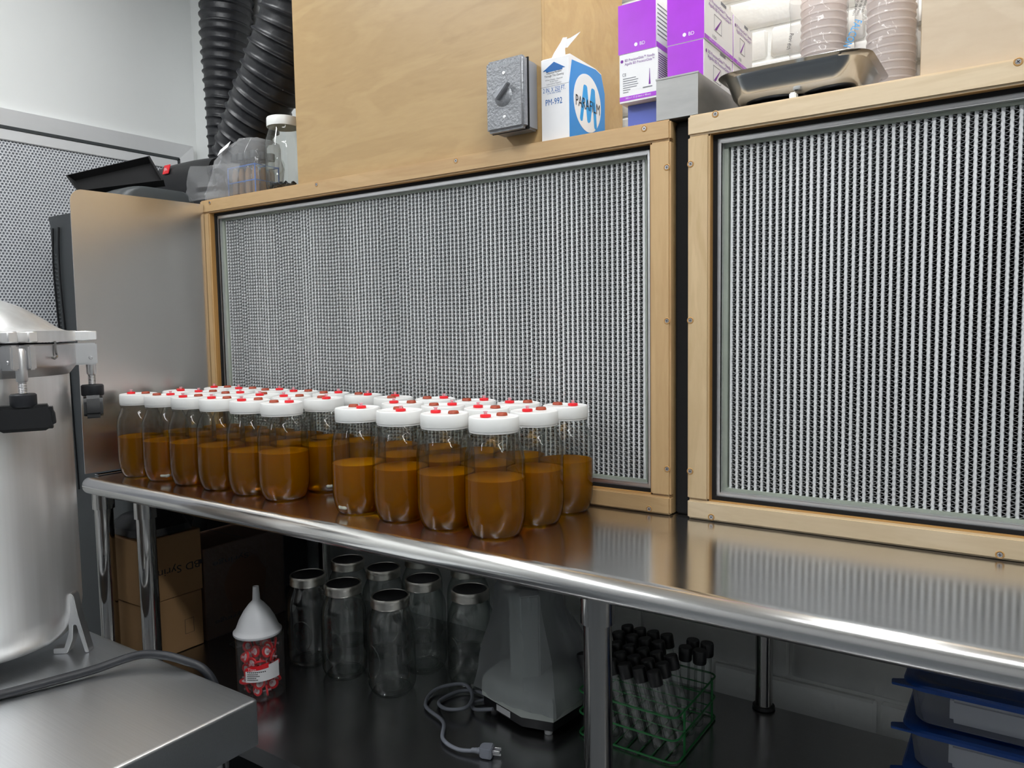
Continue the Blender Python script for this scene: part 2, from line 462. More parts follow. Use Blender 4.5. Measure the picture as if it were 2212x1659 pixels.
# ================================================================== the room
XL, YB, ZC = -2.75, 0.46, 2.75          # left wall, back wall, ceiling
HX0, HX1 = -2.066, -0.583               # left hood
GX0, GX1 = -0.549, 0.934                # right hood
ZT = 0.90                               # countertop
HH = 0.76                               # hood height
ZH = ZT + HH
struct(MB().box(XL - 0.1, 2.5, -3.5, YB + 0.2, -0.1, 0.0).build('floor', 'floor'))
struct(MB().box(XL - 0.1, 2.5, -3.5, YB + 0.2, ZC, ZC + 0.1).build('ceiling', 'ceiling'))
wl = struct(MB().box(XL - 0.1, XL, -3.5, YB + 0.2, 0.0, ZC).build('wall_left', 'wall'))
wb = struct(MB().box(XL, 2.4, YB + 0.012, YB + 0.15, 0.0, ZC).build('wall_back', 'mortar'))
struct(MB().box(2.4, 2.5, -3.5, YB + 0.2, 0.0, ZC).build('wall_right', 'wall'))
struct(MB().box(XL, 2.4, -3.5, -3.4, 0.0, ZC).build('wall_rear', 'far_wall'))
# smooth painted part of the back wall by the corner, and the white bricks seen between the hood boxes and under the counter
MB().box(XL, -1.2, YB, YB + 0.02, 0.0, ZC).build('panel', 'wall', wb)
def bricks(x0, x1, z0, z1, w, h, j, shift, name='brick'):
    random.seed(5)
    base = []
    for k in range(4):
        b = MB().box(0, w - j, 0.0, 0.03, 0, h - j, 0.006, 1)
        for v in b.bm.verts:
            v.co += Vector((random.uniform(-1, 1), random.uniform(-1, 1), random.uniform(-1, 1))) * 0.0022
        base.append(b.mesh('brick'))
        base[-1].materials.append(M['brick'])
    z = z0; row = 0
    while z < z1:
        x = x0 + (shift if row % 2 else 0)
        while x < x1:
            o = obj(name, random.choice(base), None, wb, (x, YB + random.uniform(-0.002, 0.002), z))
            x += w
        z += h; row += 1
bricks(-0.95, 0.1, 1.602, 2.66, 0.21, 0.072, 0.009, -0.1)
bricks(-1.05, 0.4, 0.222, 0.88, 0.39, 0.198, 0.009, -0.195, 'wall_block')

# grille in the left wall: white frame, dark slot, hexagonal mesh
def wall_grille():
    y0, y1, z0, z1 = -1.6, 0.43, 0.75, 1.99
    t = struct(MB().box(XL, XL + 0.004, y0 + 0.03, y1 - 0.03, z0 + 0.03, z1 - 0.03).build('wall_grille', 'grille_back'))
    tag(t, 'white framed hexagonal mesh grille set in the white left wall', 'grille')
    # frame of four mitred strips with a raised rim
    def strip(name, a, b, c, d, th):
        MB().faces([(XL + 0.0, *a), (XL + 0.0, *b), (XL + 0.0, *c), (XL + 0.0, *d), (XL + th, *a), (XL + th, *b), (XL + th * 0.55, *c), (XL + th * 0.55, *d)],
                   [(0, 1, 2, 3), (7, 6, 5, 4), (0, 4, 5, 1), (1, 5, 6, 2), (2, 6, 7, 3), (3, 7, 4, 0)]).build(name, 'trim', t)
    w = 0.055
    strip('frame_strip', (y0, z1), (y1, z1), (y1 - w, z1 - w), (y0 + w, z1 - w), 0.022)
    strip('frame_strip', (y1, z1), (y1, z0), (y1 - w, z0 + w), (y1 - w, z1 - w), 0.022)
    strip('frame_strip', (y1, z0), (y0, z0), (y0 + w, z0 + w), (y1 - w, z0 + w), 0.022)
    strip('frame_strip', (y0, z0), (y0, z1), (y0 + w, z1 - w), (y0 + w, z0 + w), 0.022)
    for (a, b, c, d) in ((y0 + w - .002, y1 - w, z1 - w - 0.006, z1 - w + 0.004), (y1 - w - 0.006, y1 - w + 0.002, z0 + w, z1 - w)):
        MB().box(XL + 0.004, XL + 0.014, a, b, c, d).build('dark_gasket', 'charcoal', t)
    MB().box(XL + 0.004, XL + 0.013, y0 + w, y1 - w - 0.007, z1 - w - 0.042, z1 - w - 0.007, 0.002).build('inner_rail', 'trim', t)
    MB().box(XL + 0.004, XL + 0.013, y1 - w - 0.04, y1 - w - 0.007, z0 + w, z1 - w - 0.043, 0.002).build('inner_rail', 'trim', t)
    # hexagonal mesh of flat wire: one joined net
    ph, pv = 0.0106, 0.0098
    m = MB(); V = []; F = []
    ya, yb, za, zb = -0.75, y1 - w - 0.042, 0.85, z1 - w - 0.043
    r1, r2 = 0.0061, 0.0045
    row = 0; z = zb
    hexd = [(math.cos(PI / 6 + PI / 3 * k), math.sin(PI / 6 + PI / 3 * k)) for k in range(6)]
    while z > za:
        y = yb - (ph / 2 if row % 2 else 0)
        while y > ya:
            i = len(V)
            for c, s in hexd: V.append((XL + 0.0075, y + c * r1, z + s * r1))
            for c, s in hexd: V.append((XL + 0.0075, y + c * r2, z + s * r2))
            for c, s in hexd: V.append((XL + 0.0045, y + c * r2 * 0.9, z + s * r2 * 0.9))
            for k in range(6):
                k2 = (k + 1) % 6
                F.append((i + k, i + k2, i + 6 + k2, i + 6 + k)); F.append((i + 6 + k, i + 6 + k2, i + 12 + k2, i + 12 + k))
            y -= ph
        z -= pv * 0.94; row += 1
    me = bpy.data.meshes.new('hexagon_mesh'); me.from_pydata(V, [], F)
    tag(obj('hexagon_mesh', me, 'grey_mesh', t), kind='stuff')
    return t
wall_grille()

# ceiling lamps: two long strips parallel to the counter
for (xx, yy, rz, hl, nm) in ((-0.40, -0.52, PI / 2, 0.9, 'above the gap between the two plywood boxes'), (0.80, -1.35, 0.0, 1.45, 'over the empty end of the counter'), (-1.95, -1.6, PI / 2, 1.5, 'above the steriliser side of the room')):
    t = thing('ceiling_light', 'long white strip light on the ceiling ' + nm, 'ceiling light', (xx, yy, ZC), (0, 0, rz), group='ceiling strip lights')
    MB().box(-hl - 0.05, hl + 0.05, -0.10, 0.10, -0.07, 0.0, 0.01).build('housing', 'white_plastic', t)
    MB().box(-hl, hl, -0.07, 0.07, -0.078, -0.071, 0.0).build('diffuser', 'lamp', t)

# ================================================================== flow hoods with pleated filters
def pleat_meshes(h, pitch, sw):
    n = 5
    prof = [(-sw / 2, 0.034)] + [(-sw / 2 * math.cos(PI * k / (n - 1)), 0.0016 - 0.0016 * math.sin(PI * k / (n - 1))) for k in range(n)] + [(sw / 2, 0.034)]
    V = []; F = []
    for z in (0, h):
        for p in prof: V.append((p[0], p[1], z))
    m = len(prof)
    for k in range(m - 1): F.append((k, k + 1, m + k + 1, m + k))
    pl = bpy.data.meshes.new('pleat'); pl.from_pydata(V, [], F); pl.materials.append(M['media'])
    gap = pitch - sw
    per = 0.0092; seps = []
    for q in range(3):
        random.seed(40 + q)
        nz = int(h / per); V = []; F = []
        st = 6
        cnt = nz * st + 1
        for i in range(cnt):
            z = i * per / st
            ph = 2 * PI * i / st
            s = math.sin(ph) + 0.12 * math.sin(3 * ph + PI)          # slightly squared wave
            x = s * 0.0038
            V += [(x - 0.0003, 0.002, z), (x + 0.0003, 0.002, z), (x + 0.0003, 0.042, z)]
        for i in range(cnt - 1):
            a, b = i * 3, i * 3 + 3
            F.append((a, a + 1, b + 1, b)); F.append((a + 1, a + 2, b + 2, b + 1))
        me = bpy.data.meshes.new('separator'); me.from_pydata(V, [], F); me.materials.append(M['foil']); seps.append(me)
    return pl, seps

def hood(x0, x1, label, screws, box_range, ply, group):
    W = x1 - x0
    t = thing('flow_hood', label, 'flow hood', (x0, 0, ZT), group=group)
    bw, bh, th = 0.042, 0.038, 0.018
    bm_ = 'board_pale' if ply == 'ply_pale' else 'board'
    # carcass: side, top, bottom and back sheets
    c = MB()
    c.box(0.002, 0.016, th, 0.36, 0.002, HH - 0.001); c.box(W - 0.016, W - 0.002, th, 0.36, 0.002, HH - 0.001)
    c.box(0.016, W - 0.016, th, 0.36, 0.002, 0.018); c.box(0.016, W - 0.016, th, 0.36, HH - 0.017, HH - 0.001); c.box(0.016, W - 0.016, 0.345, 0.36, 0.018, HH - 0.017)
    c.build('carcass', ply, t)
    for (a, b, z0, z1, mt) in ((0, W, HH - bh, HH, bm_), (0, W, 0.001, bh, bm_), (0, bw, bh + 0.0006, HH - bh - 0.0006, bm_ + '_v'), (W - bw, W, bh + 0.0006, HH - bh - 0.0006, bm_ + '_v')):
        o = MB().box(a, b, 0.0, th, z0, z1, 0.0035, 2).build('frame_board', mt, t)
    # laminated inner edges of the boards
    e = 0.0008
    MB().box(bw, bw + e, 0.004, th - 0.0005, bh, HH - bh).build('board_edge', 'ply_edge', t)
    MB().box(W - bw - e, W - bw, 0.004, th - 0.0005, bh, HH - bh).build('board_edge', 'ply_edge', t)
    MB().box(bw, W - bw, 0.004, th - 0.0005, bh, bh + e).build('board_edge', 'ply_edge', t)
    MB().box(bw, W - bw, 0.004, th - 0.0005, HH - bh - e, HH - bh).build('board_edge', 'ply_edge', t)
    # screws in counterbored holes
    sm = MB(); sm.lathe([(0, 0.0), (0.0036, 0.0), (0.0040, 0.0006), (0.0040, 0.004)], 14)
    me_s = sm.mesh('screw'); me_s.materials.append(M['screw'])
    xm = MB(); xm.box(-0.0026, 0.0026, -0.0006, 0.0006, -0.0002, 0.0003); xm.box(-0.0006, 0.0006, -0.0026, 0.0026, -0.0002, 0.0003)
    me_x = xm.mesh('cross_slot'); me_x.materials.append(M['ink'])
    cm = MB(); cm.lathe([(0.0042, -0.0003), (0.0052, -0.0009), (0.0064, -0.0004), (0.0066, 0.0002)], 18, cap0=False, cap1=False)
    me_c = cm.mesh('countersink'); me_c.materials.append(M['ply_edge'])
    for sx, sz in screws:
        s = obj('screw', me_s, None, t, (sx - x0, -0.0009, sz - ZT), (-PI / 2, 0, 0))
        x = obj('cross_slot', me_x, None, s, (0, 0, 0), (0, 0, random.uniform(0, 1.5)))
        obj('countersink', me_c, None, s, (0, 0, 0.0009))
    # black gasket behind the boards
    g = MB(); i0, i1, j0, j1 = bw - 0.012, W - bw + 0.012, bh - 0.012, HH - bh + 0.012
    q = 0.02
    g.box(i0, i0 + q, th, th + 0.004, j0, j1); g.box(i1 - q, i1, th, th + 0.004, j0, j1)
    g.box(i0 + q, i1 - q, th, th + 0.004, j0, j0 + q); g.box(i0 + q, i1 - q, th, th + 0.004, j1 - q, j1)
    g.build('gasket', 'matte_black', t)
    # the filter: aluminium channel frame, sealant, pleats and corrugated separators
    fx0, fx1, fz0, fz1 = bw + 0.002, W - bw - 0.002, bh + 0.0015, HH - bh - 0.0015
    fr = MB(); fw = 0.014
    for (a, b, z0, z1) in ((fx0, fx1, fz1 - fw, fz1), (fx0, fx1, fz0, fz0 + fw), (fx0, fx0 + fw, fz0 + fw, fz1 - fw), (fx1 - fw, fx1, fz0 + fw, fz1 - fw)):
        fr.box(a, b, th + 0.0045, th + 0.0065, z0, z1)
    for (a, b, z0, z1) in ((fx0 + fw - 0.0015, fx1 - fw + 0.0015, fz1 - fw - 0.001, fz1 - fw + 0.0005), (fx0 + fw - 0.0015, fx1 - fw + 0.0015, fz0 + fw - 0.0005, fz0 + fw + 0.001),
                           (fx0 + fw - 0.0015, fx0 + fw, fz0 + fw, fz1 - fw), (fx1 - fw, fx1 - fw + 0.0015, fz0 + fw, fz1 - fw)):
        fr.box(a, b, th + 0.0045, th + 0.06, z0, z1)
    f = fr.build('filter', 'alu', t)
    f['label'] = 'grey aluminium framed filter with vertical white pleats'
    px0, px1, pz0, pz1 = fx0 + fw, fx1 - fw, fz0 + fw, fz1 - fw
    sl = MB(); sw_ = 0.008; sy = th + 0.016
    sl.box(px0, px0 + sw_, sy, sy + 0.03, pz0, pz1); sl.box(px1 - sw_, px1, sy, sy + 0.03, pz0, pz1)
    sl.box(px0 + sw_, px1 - sw_, sy, sy + 0.03, pz0, pz0 + 0.007); sl.box(px0 + sw_, px1 - sw_, sy, sy + 0.03, pz1 - 0.007, pz1)
    sl.build('sealant', 'sealant', f)
    MB().box(px0 + 0.001, px1 - 0.001, sy + 0.052, sy + 0.054, pz0 + 0.001, pz1 - 0.001).build('pack_shade_sheet', 'charcoal', f)  # dark sheet standing in for the shade deep between pleats and foil
    pitch, sw = 0.0117, 0.0059
    n = int((px1 - px0 - 2 * sw_) / pitch)
    pitch = (px1 - px0 - 2 * sw_) / n
    pl, seps = pleat_meshes(pz1 - pz0 - 0.004, pitch, sw)
    random.seed(int(abs(x0) * 100))
    drift = 0.0
    for k in range(n):
        x = px0 + sw_ + (k + 0.5) * pitch
        wob = 0.0008 * math.sin(k * 0.37) + random.uniform(-0.0004, 0.0004)
        if k > 0:
            drift += random.gauss(0, 0.0016)
            s = obj('separator', seps[k % 3], None, f, (x - pitch / 2, sy - 0.0015 + wob * 0.5, pz0 + 0.002 + (drift % 0.0092) * 0.5 - 0.0023))
        p = obj('pleat', pl, None, f, (x, sy + 0.003 + wob, pz0 + 0.002))
    # plywood blower box on top
    a, b, zt = box_range
    MB().box(a - x0, b - x0, 0.02, 0.032, HH, zt - ZT, 0.001, 1).build('front_panel', ply, t)
    s = MB().box(b - x0 - 0.012, b - x0 - 0.0006, 0.0325, 0.40, HH, zt - ZT).build('side_panel', ply, t)
    MB().box(a - x0 + 0.0006, a - x0 + 0.012, 0.0325, 0.40, HH, zt - ZT).build('side_panel', ply, t)
    MB().box(a - x0, b - x0, 0.02, 0.40, zt - ZT, zt - ZT + 0.012).build('top_panel', ply, t)
    return t
zs = (1.571, 1.281, 0.993)
hood(HX0, HX1, 'long birch-framed filter hood behind the rows of amber jars', [(x, 1.650) for x in (-2.016, -1.558, -1.097, -0.636)] + [(x, 0.909) for x in (-2.016, -1.558, -1.097, -0.628)] + [(-0.590, z) for z in zs] + [(-2.058, z) for z in zs],
     (-1.652, -0.877, 2.55), 'ply', 'pleated filter hoods on the counter')
hood(GX0, GX1, 'birch-framed filter hood over the empty end of the steel counter', [(x, 1.654) for x in (-0.496, -0.036, 0.42, 0.88)] + [(x, 0.909) for x in (-0.501, -0.039, 0.42, 0.88)] + [(-0.543, z) for z in zs] + [(0.925, z) for z in zs],
     (-0.168, 0.80, 2.55), 'ply_pale', 'pleated filter hoods on the counter')
tag(MB().box(HX1 + 0.001, GX0 - 0.001, 0.022, 0.34, ZT + 0.001, ZH - 0.004, 0.004).build('foam_strip', 'matte_black'), 'black foam strip filling the gap between the two filter hoods', 'foam strip')

# steel side plate at the left end
p = MB()
poly = rrect(-0.385, -0.001, 0.004, 0.757, 0.03, 6)
poly = [q for q in poly if True]
# only the upper front corner is rounded
rc = 0.032
poly = [(-0.002, 0.003), (-0.002, 0.748)] + [(-0.383 + rc - rc * math.sin(PI / 2 * k / 8), 0.744 - rc + rc * math.cos(PI / 2 * k / 8)) for k in range(9)] + [(-0.385, 0.008)]
p.prism(poly, -0.001, 0.001, axis='x')
p.box(0.001, 0.018, -0.36, -0.01, 0.002, 0.0035)
tag(p.build('side_plate', 'steel_plate', None, (-2.0465, 0, ZT)), 'upright brushed steel side plate at the end of the jar rows', 'side plate')

# ================================================================== counter with undershelf
def counter():
    t = thing('steel_counter', 'long stainless steel work counter with rolled front edge and undershelf', 'counter', (0, 0, 0))
    r = 0.022; x0, x1, y0, y1 = -2.045, 1.6, -0.378, 0.42
    rings = []
    prof = [(r * math.sin(a), -r + r * math.cos(a)) for a in [PI * k / 14 for k in range(15)]] + [(-0.004, -2 * r + 0.001), (-0.006, -0.006)]
    m = MB()
    top = rrect(x0, x1, y0, y1, 0.018, 5)
    for o_, z in prof:
        rings.append([(px, py, ZT + z) for px, py in rrect(x0 - o_, x1 + o_, y0 - o_, y1 + o_, 0.018 + max(o_, -0.01), 5)])
    m.loft(rings, cap0=True, cap1=True)
    top_o = m.build('counter_top', 'steel', t)
    for f in top_o.data.polygons:
        if abs(f.normal.z) > 0.999: f.use_smooth = False
    # undershelf
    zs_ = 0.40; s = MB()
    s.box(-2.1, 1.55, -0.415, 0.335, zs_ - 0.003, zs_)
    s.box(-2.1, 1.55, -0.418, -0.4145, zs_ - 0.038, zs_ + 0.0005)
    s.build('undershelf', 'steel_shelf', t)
    # legs with collars
    for (lx, ly, rr) in ((-0.553, -0.36, 0.0225), (-2.02, -0.355, 0.0225), (-1.822, -0.355, 0.0225), (1.4, -0.36, 0.0225), (-0.491, 0.318, 0.019), (-1.95, 0.33, 0.019), (1.4, 0.33, 0.019)):
        lg = MB().lathe([(rr, 0.07), (rr, ZT - 0.03)], 28).lathe([(rr * 0.8, 0.07), (rr * 0.95, 0.05), (rr * 0.7, 0.012), (rr * 0.6, 0.0)], 20).build('leg', 'tube', t, (lx, ly, 0))
        MB().lathe([(rr, ZT - 0.086), (rr + 0.0042, ZT - 0.085), (rr + 0.0042, ZT - 0.03), (rr, ZT - 0.03)], 28).build('collar', 'tube', lg)
        MB().lathe([(rr, zs_ + 0.0015), (rr + 0.006, zs_ + 0.002), (rr + 0.005, zs_ + 0.008), (rr, zs_ + 0.009)], 28, cap0=False, cap1=False).build('shelf_collar', 'black', lg)
    return t
counter()

# ================================================================== amber jars on the counter
def spline_prof(pts, per=4):
    out = catmull([(r, z, 0) for r, z in pts], per)
    return [(max(p.x, 0.0), p.y) for p in out]
JH = 0.2145
def make_jar():
    t = thing('amber_jar', 'x', 'jar')
    outer = spline_prof([(0.0, 0.0042), (0.034, 0.0038), (0.0405, 0.0005), (0.0445, 0.0022), (0.0492, 0.012), (0.0530, 0.027), (0.0550, 0.046), (0.0552, 0.085), (0.0552, 0.124),
                         (0.0545, 0.139), (0.0520, 0.153), (0.0475, 0.165), (0.0438, 0.1735), (0.0428, 0.180)], 4)
    outer = [(max(r, 0), z) for r, z in outer]
    outer[0] = (0.0, outer[0][1])
    g = MB().lathe(outer + [(0.0428, 0.181), (0.0445, 0.1825), (0.0445, 0.1845), (0.0425, 0.186), (0.0425, 0.206)], 40, cap1=False).build('glass', 'glass', t)
    liq_top = 0.104
    ins = 0.0026
    liq = [(0.0, 0.0062), (0.034, 0.0058), (0.0415, 0.0030), (0.0445, 0.0048), (0.0480, 0.0130), (0.0515, 0.0275), (0.0536, 0.046), (0.0538, 0.075), (0.0538, liq_top + 0.0006), (0.0526, liq_top - 0.0006), (0.0505, liq_top - 0.001), (0.0, liq_top - 0.001)]
    MB().lathe(liq, 40).build('broth', 'broth', t)
    lid = MB()
    lid.lathe([(0.0432, 0.1905), (0.0455, 0.1905), (0.0460, 0.192), (0.0457, 0.2125), (0.0447, 0.2145), (0.0425, 0.2150), (0.0415, 0.2142), (0.0, 0.2140)], 48, cap0=False)
    lid.lathe([(0.0440, 0.187), (0.0448, 0.1875), (0.0448, 0.1903), (0.0432, 0.1905)], 40, cap0=False, cap1=False)
    l = lid.build('lid', 'white_plastic', t)
    a = 0.0
    rf = MB().lathe([(0, 0.2143), (0.0092, 0.2143), (0.0100, 0.2150), (0.0100, 0.2188), (0.0092, 0.2194), (0, 0.2196)], 24).build('filter_disc', 'red', l, (-0.019, 0, 0))
    MB().lathe([(0.0030, 0.2196), (0.0030, 0.2236), (0.0042, 0.2240), (0.0042, 0.2252), (0.0028, 0.2252), (0.0024, 0.2200)], 14, cap0=False, cap1=False).build('luer_inlet', 'luer', rf)
    MB().lathe([(0, 0.2143), (0.0098, 0.2143), (0.0104, 0.2150), (0.0094, 0.2190), (0.0086, 0.2196), (0, 0.2192)], 24).build('injection_port', 'brown', l, (0.019, 0, 0))
    return t
JARS = {}
# (row, x, y, vector in the picture plane from red disc to brown port, liquid height factor)
J = [
 ('front', -1.943, -0.288, 35, 1.00), ('front', -1.832, -0.285, 205, 0.97), ('front', -1.720, -0.282, 80, 1.0), ('front', -1.608, -0.280, 30, 1.0), ('front', -1.495, -0.278, 70, 0.96), ('front', -1.383, -0.279, 200, 1.02),
 ('front', -1.147, -0.279, 160, 0.98), ('front', -1.031, -0.279, 140, 0.99), ('front', -0.917, -0.279, 10, 1.0), ('front', -0.803, -0.279, 75, 1.0),
 ('middle', -1.930, -0.176, 150, 1.0), ('middle', -1.818, -0.174, 35, 1.0), ('middle', -1.707, -0.171, 215, 1.0), ('middle', -1.595, -0.169, 130, 1.0), ('middle', -1.483, -0.168, 35, 1.0), ('middle', -1.371, -0.167, 155, 1.04),
 ('middle', -1.124, -0.168, 30, 1.0), ('middle', -1.012, -0.168, 210, 1.0), ('middle', -0.900, -0.168, 10, 1.0), ('middle', -0.788, -0.168, 80, 1.0),
 ('back', -1.916, -0.060, 35, 1.0), ('back', -1.804, -0.060, 35, 1.0), ('back', -1.692, -0.059, 215, 1.0), ('back', -1.579, -0.058, 35, 1.0), ('back', -1.466, -0.058, 210, 1.0), ('back', -1.353, -0.058, 170, 1.0),
 ('back', -1.238, -0.075, 300, 1.0), ('back', -1.125, -0.057, 215, 1.0), ('back', -1.012, -0.057, 215, 1.0), ('back', -0.898, -0.057, 35, 1.0), ('back', -0.785, -0.057, 175, 1.0)]
proto = make_jar()
counts = {}
random.seed(3)
for i, (row, x, y, ang, lf) in enumerate(J):
    o = proto if i == 0 else copy_tree(proto)
    o.location = (x, y, ZT + 0.0003)
    o.rotation_euler = (0, 0, math.radians(ang))
    n = counts.get(row, 0); counts[row] = n + 1
    for ch in o.children:
        if ch.name.startswith('broth'): ch.scale = (1, 1, lf)
    if i == 9: lab = 'amber broth jar at the counter edge, nearest the empty end of the counter'
    elif i == 30: lab = 'amber broth jar standing against the filter, at the empty end of the counter'
    else: lab = 'white-lidded amber broth jar, %s from the steel side plate in the %s row' % (ORD[n], row)
    tag(o, lab, 'jar', 'amber broth jars on the counter')
# magnetic stir bars lying in some jars
def stir_bar(jar, ang, rad, mat, label, tilt):
    _, jx, jy, _, _ = J[jar]
    b = MB()
    L, r = 0.0125, 0.0046
    b.lathe([(0, -L), (r * 0.6, -L + 0.001), (r, -L + 0.004), (r, L - 0.004), (r * 0.6, L - 0.001), (0, L)], 16)
    o = b.build('stir_bar', mat, None, (jx + rad * math.cos(ang), jy + rad * math.sin(ang), ZT + 0.0165), (0, PI / 2, ang + PI / 2 + tilt))
    tag(o, label, 'stir bar', 'stir bars inside the jars')
stir_bar(1, math.radians(-38), 0.0457, 'stir_white', 'white stir bar in the second front-row jar from the steel side plate', 0.0)
stir_bar(4, math.radians(-20), 0.0457, 'stir_orange', 'orange stir bar lying in a front-row broth jar', 0.0)
stir_bar(6, math.radians(-92), 0.0457, 'stir_white', 'white stir bar in the front-row jar right after the gap in the jar rows', 0.0)
stir_bar(5 + 10, math.radians(-30), 0.0457, 'stir_white', 'white stir bar in the middle-row jar by the gap in the jar rows', 0.0)

# ================================================================== things on top of the hoods
# grey switch box on the plywood
def switch_box():
    t = thing('switch_box', 'hammered grey switch box mounted on the plywood blower box', 'switch box', (-0.930, 0.02, 1.757))
    MB().box(-0.046, 0.042, -0.040, -0.0003, -0.071, 0.070, 0.004, 3).build('back_box', 'grey_smooth', t)
    MB().box(-0.0485, 0.0465, -0.0435, -0.0403, -0.0735, 0.0725, 0.001, 1).build('gasket', 'matte_black', t)
    c = MB().box(-0.049, 0.047, -0.065, -0.0437, -0.074, 0.073, 0.006, 3).build('cover', 'grey_metal', t)
    MB().lathe([(0, 0.006), (0.012, 0.0055), (0.019, 0.003), (0.022, 0)], 24).build('boss', 'grey_metal', c, (-0.003, -0.065, -0.004), (PI / 2, 0, 0))
    lv = MB(); lv.prism([(-0.0065, -0.008), (0.0065, -0.008), (0.0055, 0.004), (0.0018, 0.034), (-0.0018, 0.034), (-0.0055, 0.004)], 0.0, 0.014, axis='z', bev=0.0015)
    lv.build('lever', 'grey_smooth', c, (-0.008, -0.069, -0.004), (PI / 2, math.radians(52), 0))
    s = MB().lathe([(0, 0.0016), (0.003, 0.0014), (0.004, 0.0)], 12)
    me = s.mesh('screw'); me.materials.append(M['screw'])
    for z in (0.042, -0.047): obj('screw', me, None, c, (-0.001, -0.065, z), (PI / 2, 0, 0))
    m = MB()
    for k in range(16): m.box(-0.040 + k * 0.0048, -0.037 + k * 0.0048, -0.0653, -0.0649, 0.0585, 0.064)
    m.build('raised_marks', 'grey_smooth', c)
switch_box()

# film carton
def film_carton():
    t = thing('film_carton', 'blue and white film carton with paper tongue, beside the switch box', 'carton', (-0.8085, 0.012, ZH + 0.0004))
    W = 0.066
    prof = [(0, 0), (0, 0.166), (0.006, 0.170), (0.115, 0.168), (0.142, 0.163), (0.158, 0.124), (0.158, 0)]
    MB().prism(prof, -W, 0.0, axis='x').build('body', 'paper', t)
    MB().prism([(0.0008, 0.0), (0.0008, 0.112), (0.013, 0.160), (0.115, 0.166), (0.141, 0.161), (0.1572, 0.1235), (0.1572, 0.0)], 0.0001, 0.0006, axis='x').build('blue_side', 'sky_blue', t)
    MB().lathe([(0, 0), (0.060, 0), (0.060, 0.0003), (0, 0.0003)], 48).build('white_disc', 'paper', t, (0.0006, 0.078, 0.086), (0, PI / 2, 0))
    m = MB()
    strokes = (((0.050, 0.050), (0.0655, 0.116)), ((0.0705, 0.116), (0.081, 0.052)), ((0.0845, 0.054), (0.0995, 0.116)), ((0.1045, 0.116), (0.112, 0.044)), ((0.0655, 0.116), (0.0705, 0.116)), ((0.0995, 0.116), (0.1045, 0.116)))
    for q, (p, e) in enumerate(strokes):
        p, e = Vector(p), Vector(e); d = (e - p).normalized(); a0 = math.atan2(d.y, d.x); r = 0.0062
        poly = [(e.x + r * math.cos(a0 - PI / 2 + PI * k / 8), e.y + r * math.sin(a0 - PI / 2 + PI * k / 8)) for k in range(9)] + [(p.x + r * math.cos(a0 + PI / 2 + PI * k / 8), p.y + r * math.sin(a0 + PI / 2 + PI * k / 8)) for k in range(9)]
        m.faces([(0.0010 + q * 0.00003, y, z) for y, z in poly], [tuple(range(18))])
    m.build('wave_mark', 'cyan', t)
    text('lettering', 'PARAFILM', 'ink', t, (0.0014, 0.079, 0.083), 0.106, 0.022, 'right', bold=0.012)
    text('lettering', 'PM-992', 'blue_ink', t, (-0.036, -0.0004, 0.079), 0.040, 0.0125, 'front', bold=0.015)
    text('lettering', '2 IN. X 250 FT.', 'blue_ink', t, (-0.035, -0.0004, 0.104), 0.054, 0.0092, 'front')
    text('lettering', '(1 IN. DIA. CORE)', 'blue_ink', t, (-0.035, -0.0004, 0.0965), 0.032, 0.0042, 'front')
    text('lettering', 'Dispense Parafilm\nThrough This Opening', 'ink', t, (-0.035, -0.0004, 0.1345), 0.046, 0.0115, 'front')
    text('lettering', 'When Empty - Reorder\nFrom Your\nLaboratory Supplier', 'grey_ink', t, (-0.035, -0.0004, 0.1195), 0.043, 0.0125, 'front')
    MB().prism([(-0.062, 0.1435), (-0.035, 0.159), (-0.008, 0.1435), (-0.015, 0.1435), (-0.015, 0.1405), (-0.054, 0.1405), (-0.054, 0.1435)], -0.0004, -0.0001, axis='y').build('arrow_mark', 'blue_ink', t)
    MB().box(-0.069, 0.0, -0.0002, 0.0, 0.1108, 0.1114).build('crease', 'grey_ink', t)
    # paper tongue pulled out of the top
    tg = MB()
    def ribbon(P0, P1):
        k = len(P0); tg.faces(P0 + P1, [(i, i + 1, k + i + 1, k + i) for i in range(k - 1)])
    ribbon([(-0.052, 0.012, 0.166), (-0.044, 0.016, 0.183), (-0.030, 0.020, 0.203), (-0.026, 0.022, 0.212)], [(-0.014, 0.012, 0.168), (-0.018, 0.017, 0.184), (-0.018, 0.021, 0.202), (-0.016, 0.023, 0.211)])
    ribbon([(-0.030, 0.0206, 0.203), (-0.020, 0.0206, 0.206), (-0.008, 0.0206, 0.207), (0.006, 0.0206, 0.211), (0.016, 0.0206, 0.214)], [(-0.026, 0.0206, 0.190), (-0.014, 0.0206, 0.189), (-0.006, 0.0206, 0.196), (0.006, 0.0206, 0.205), (0.0165, 0.0206, 0.2135)])
    tg.build('paper_tongue', 'paper', t)
film_carton()

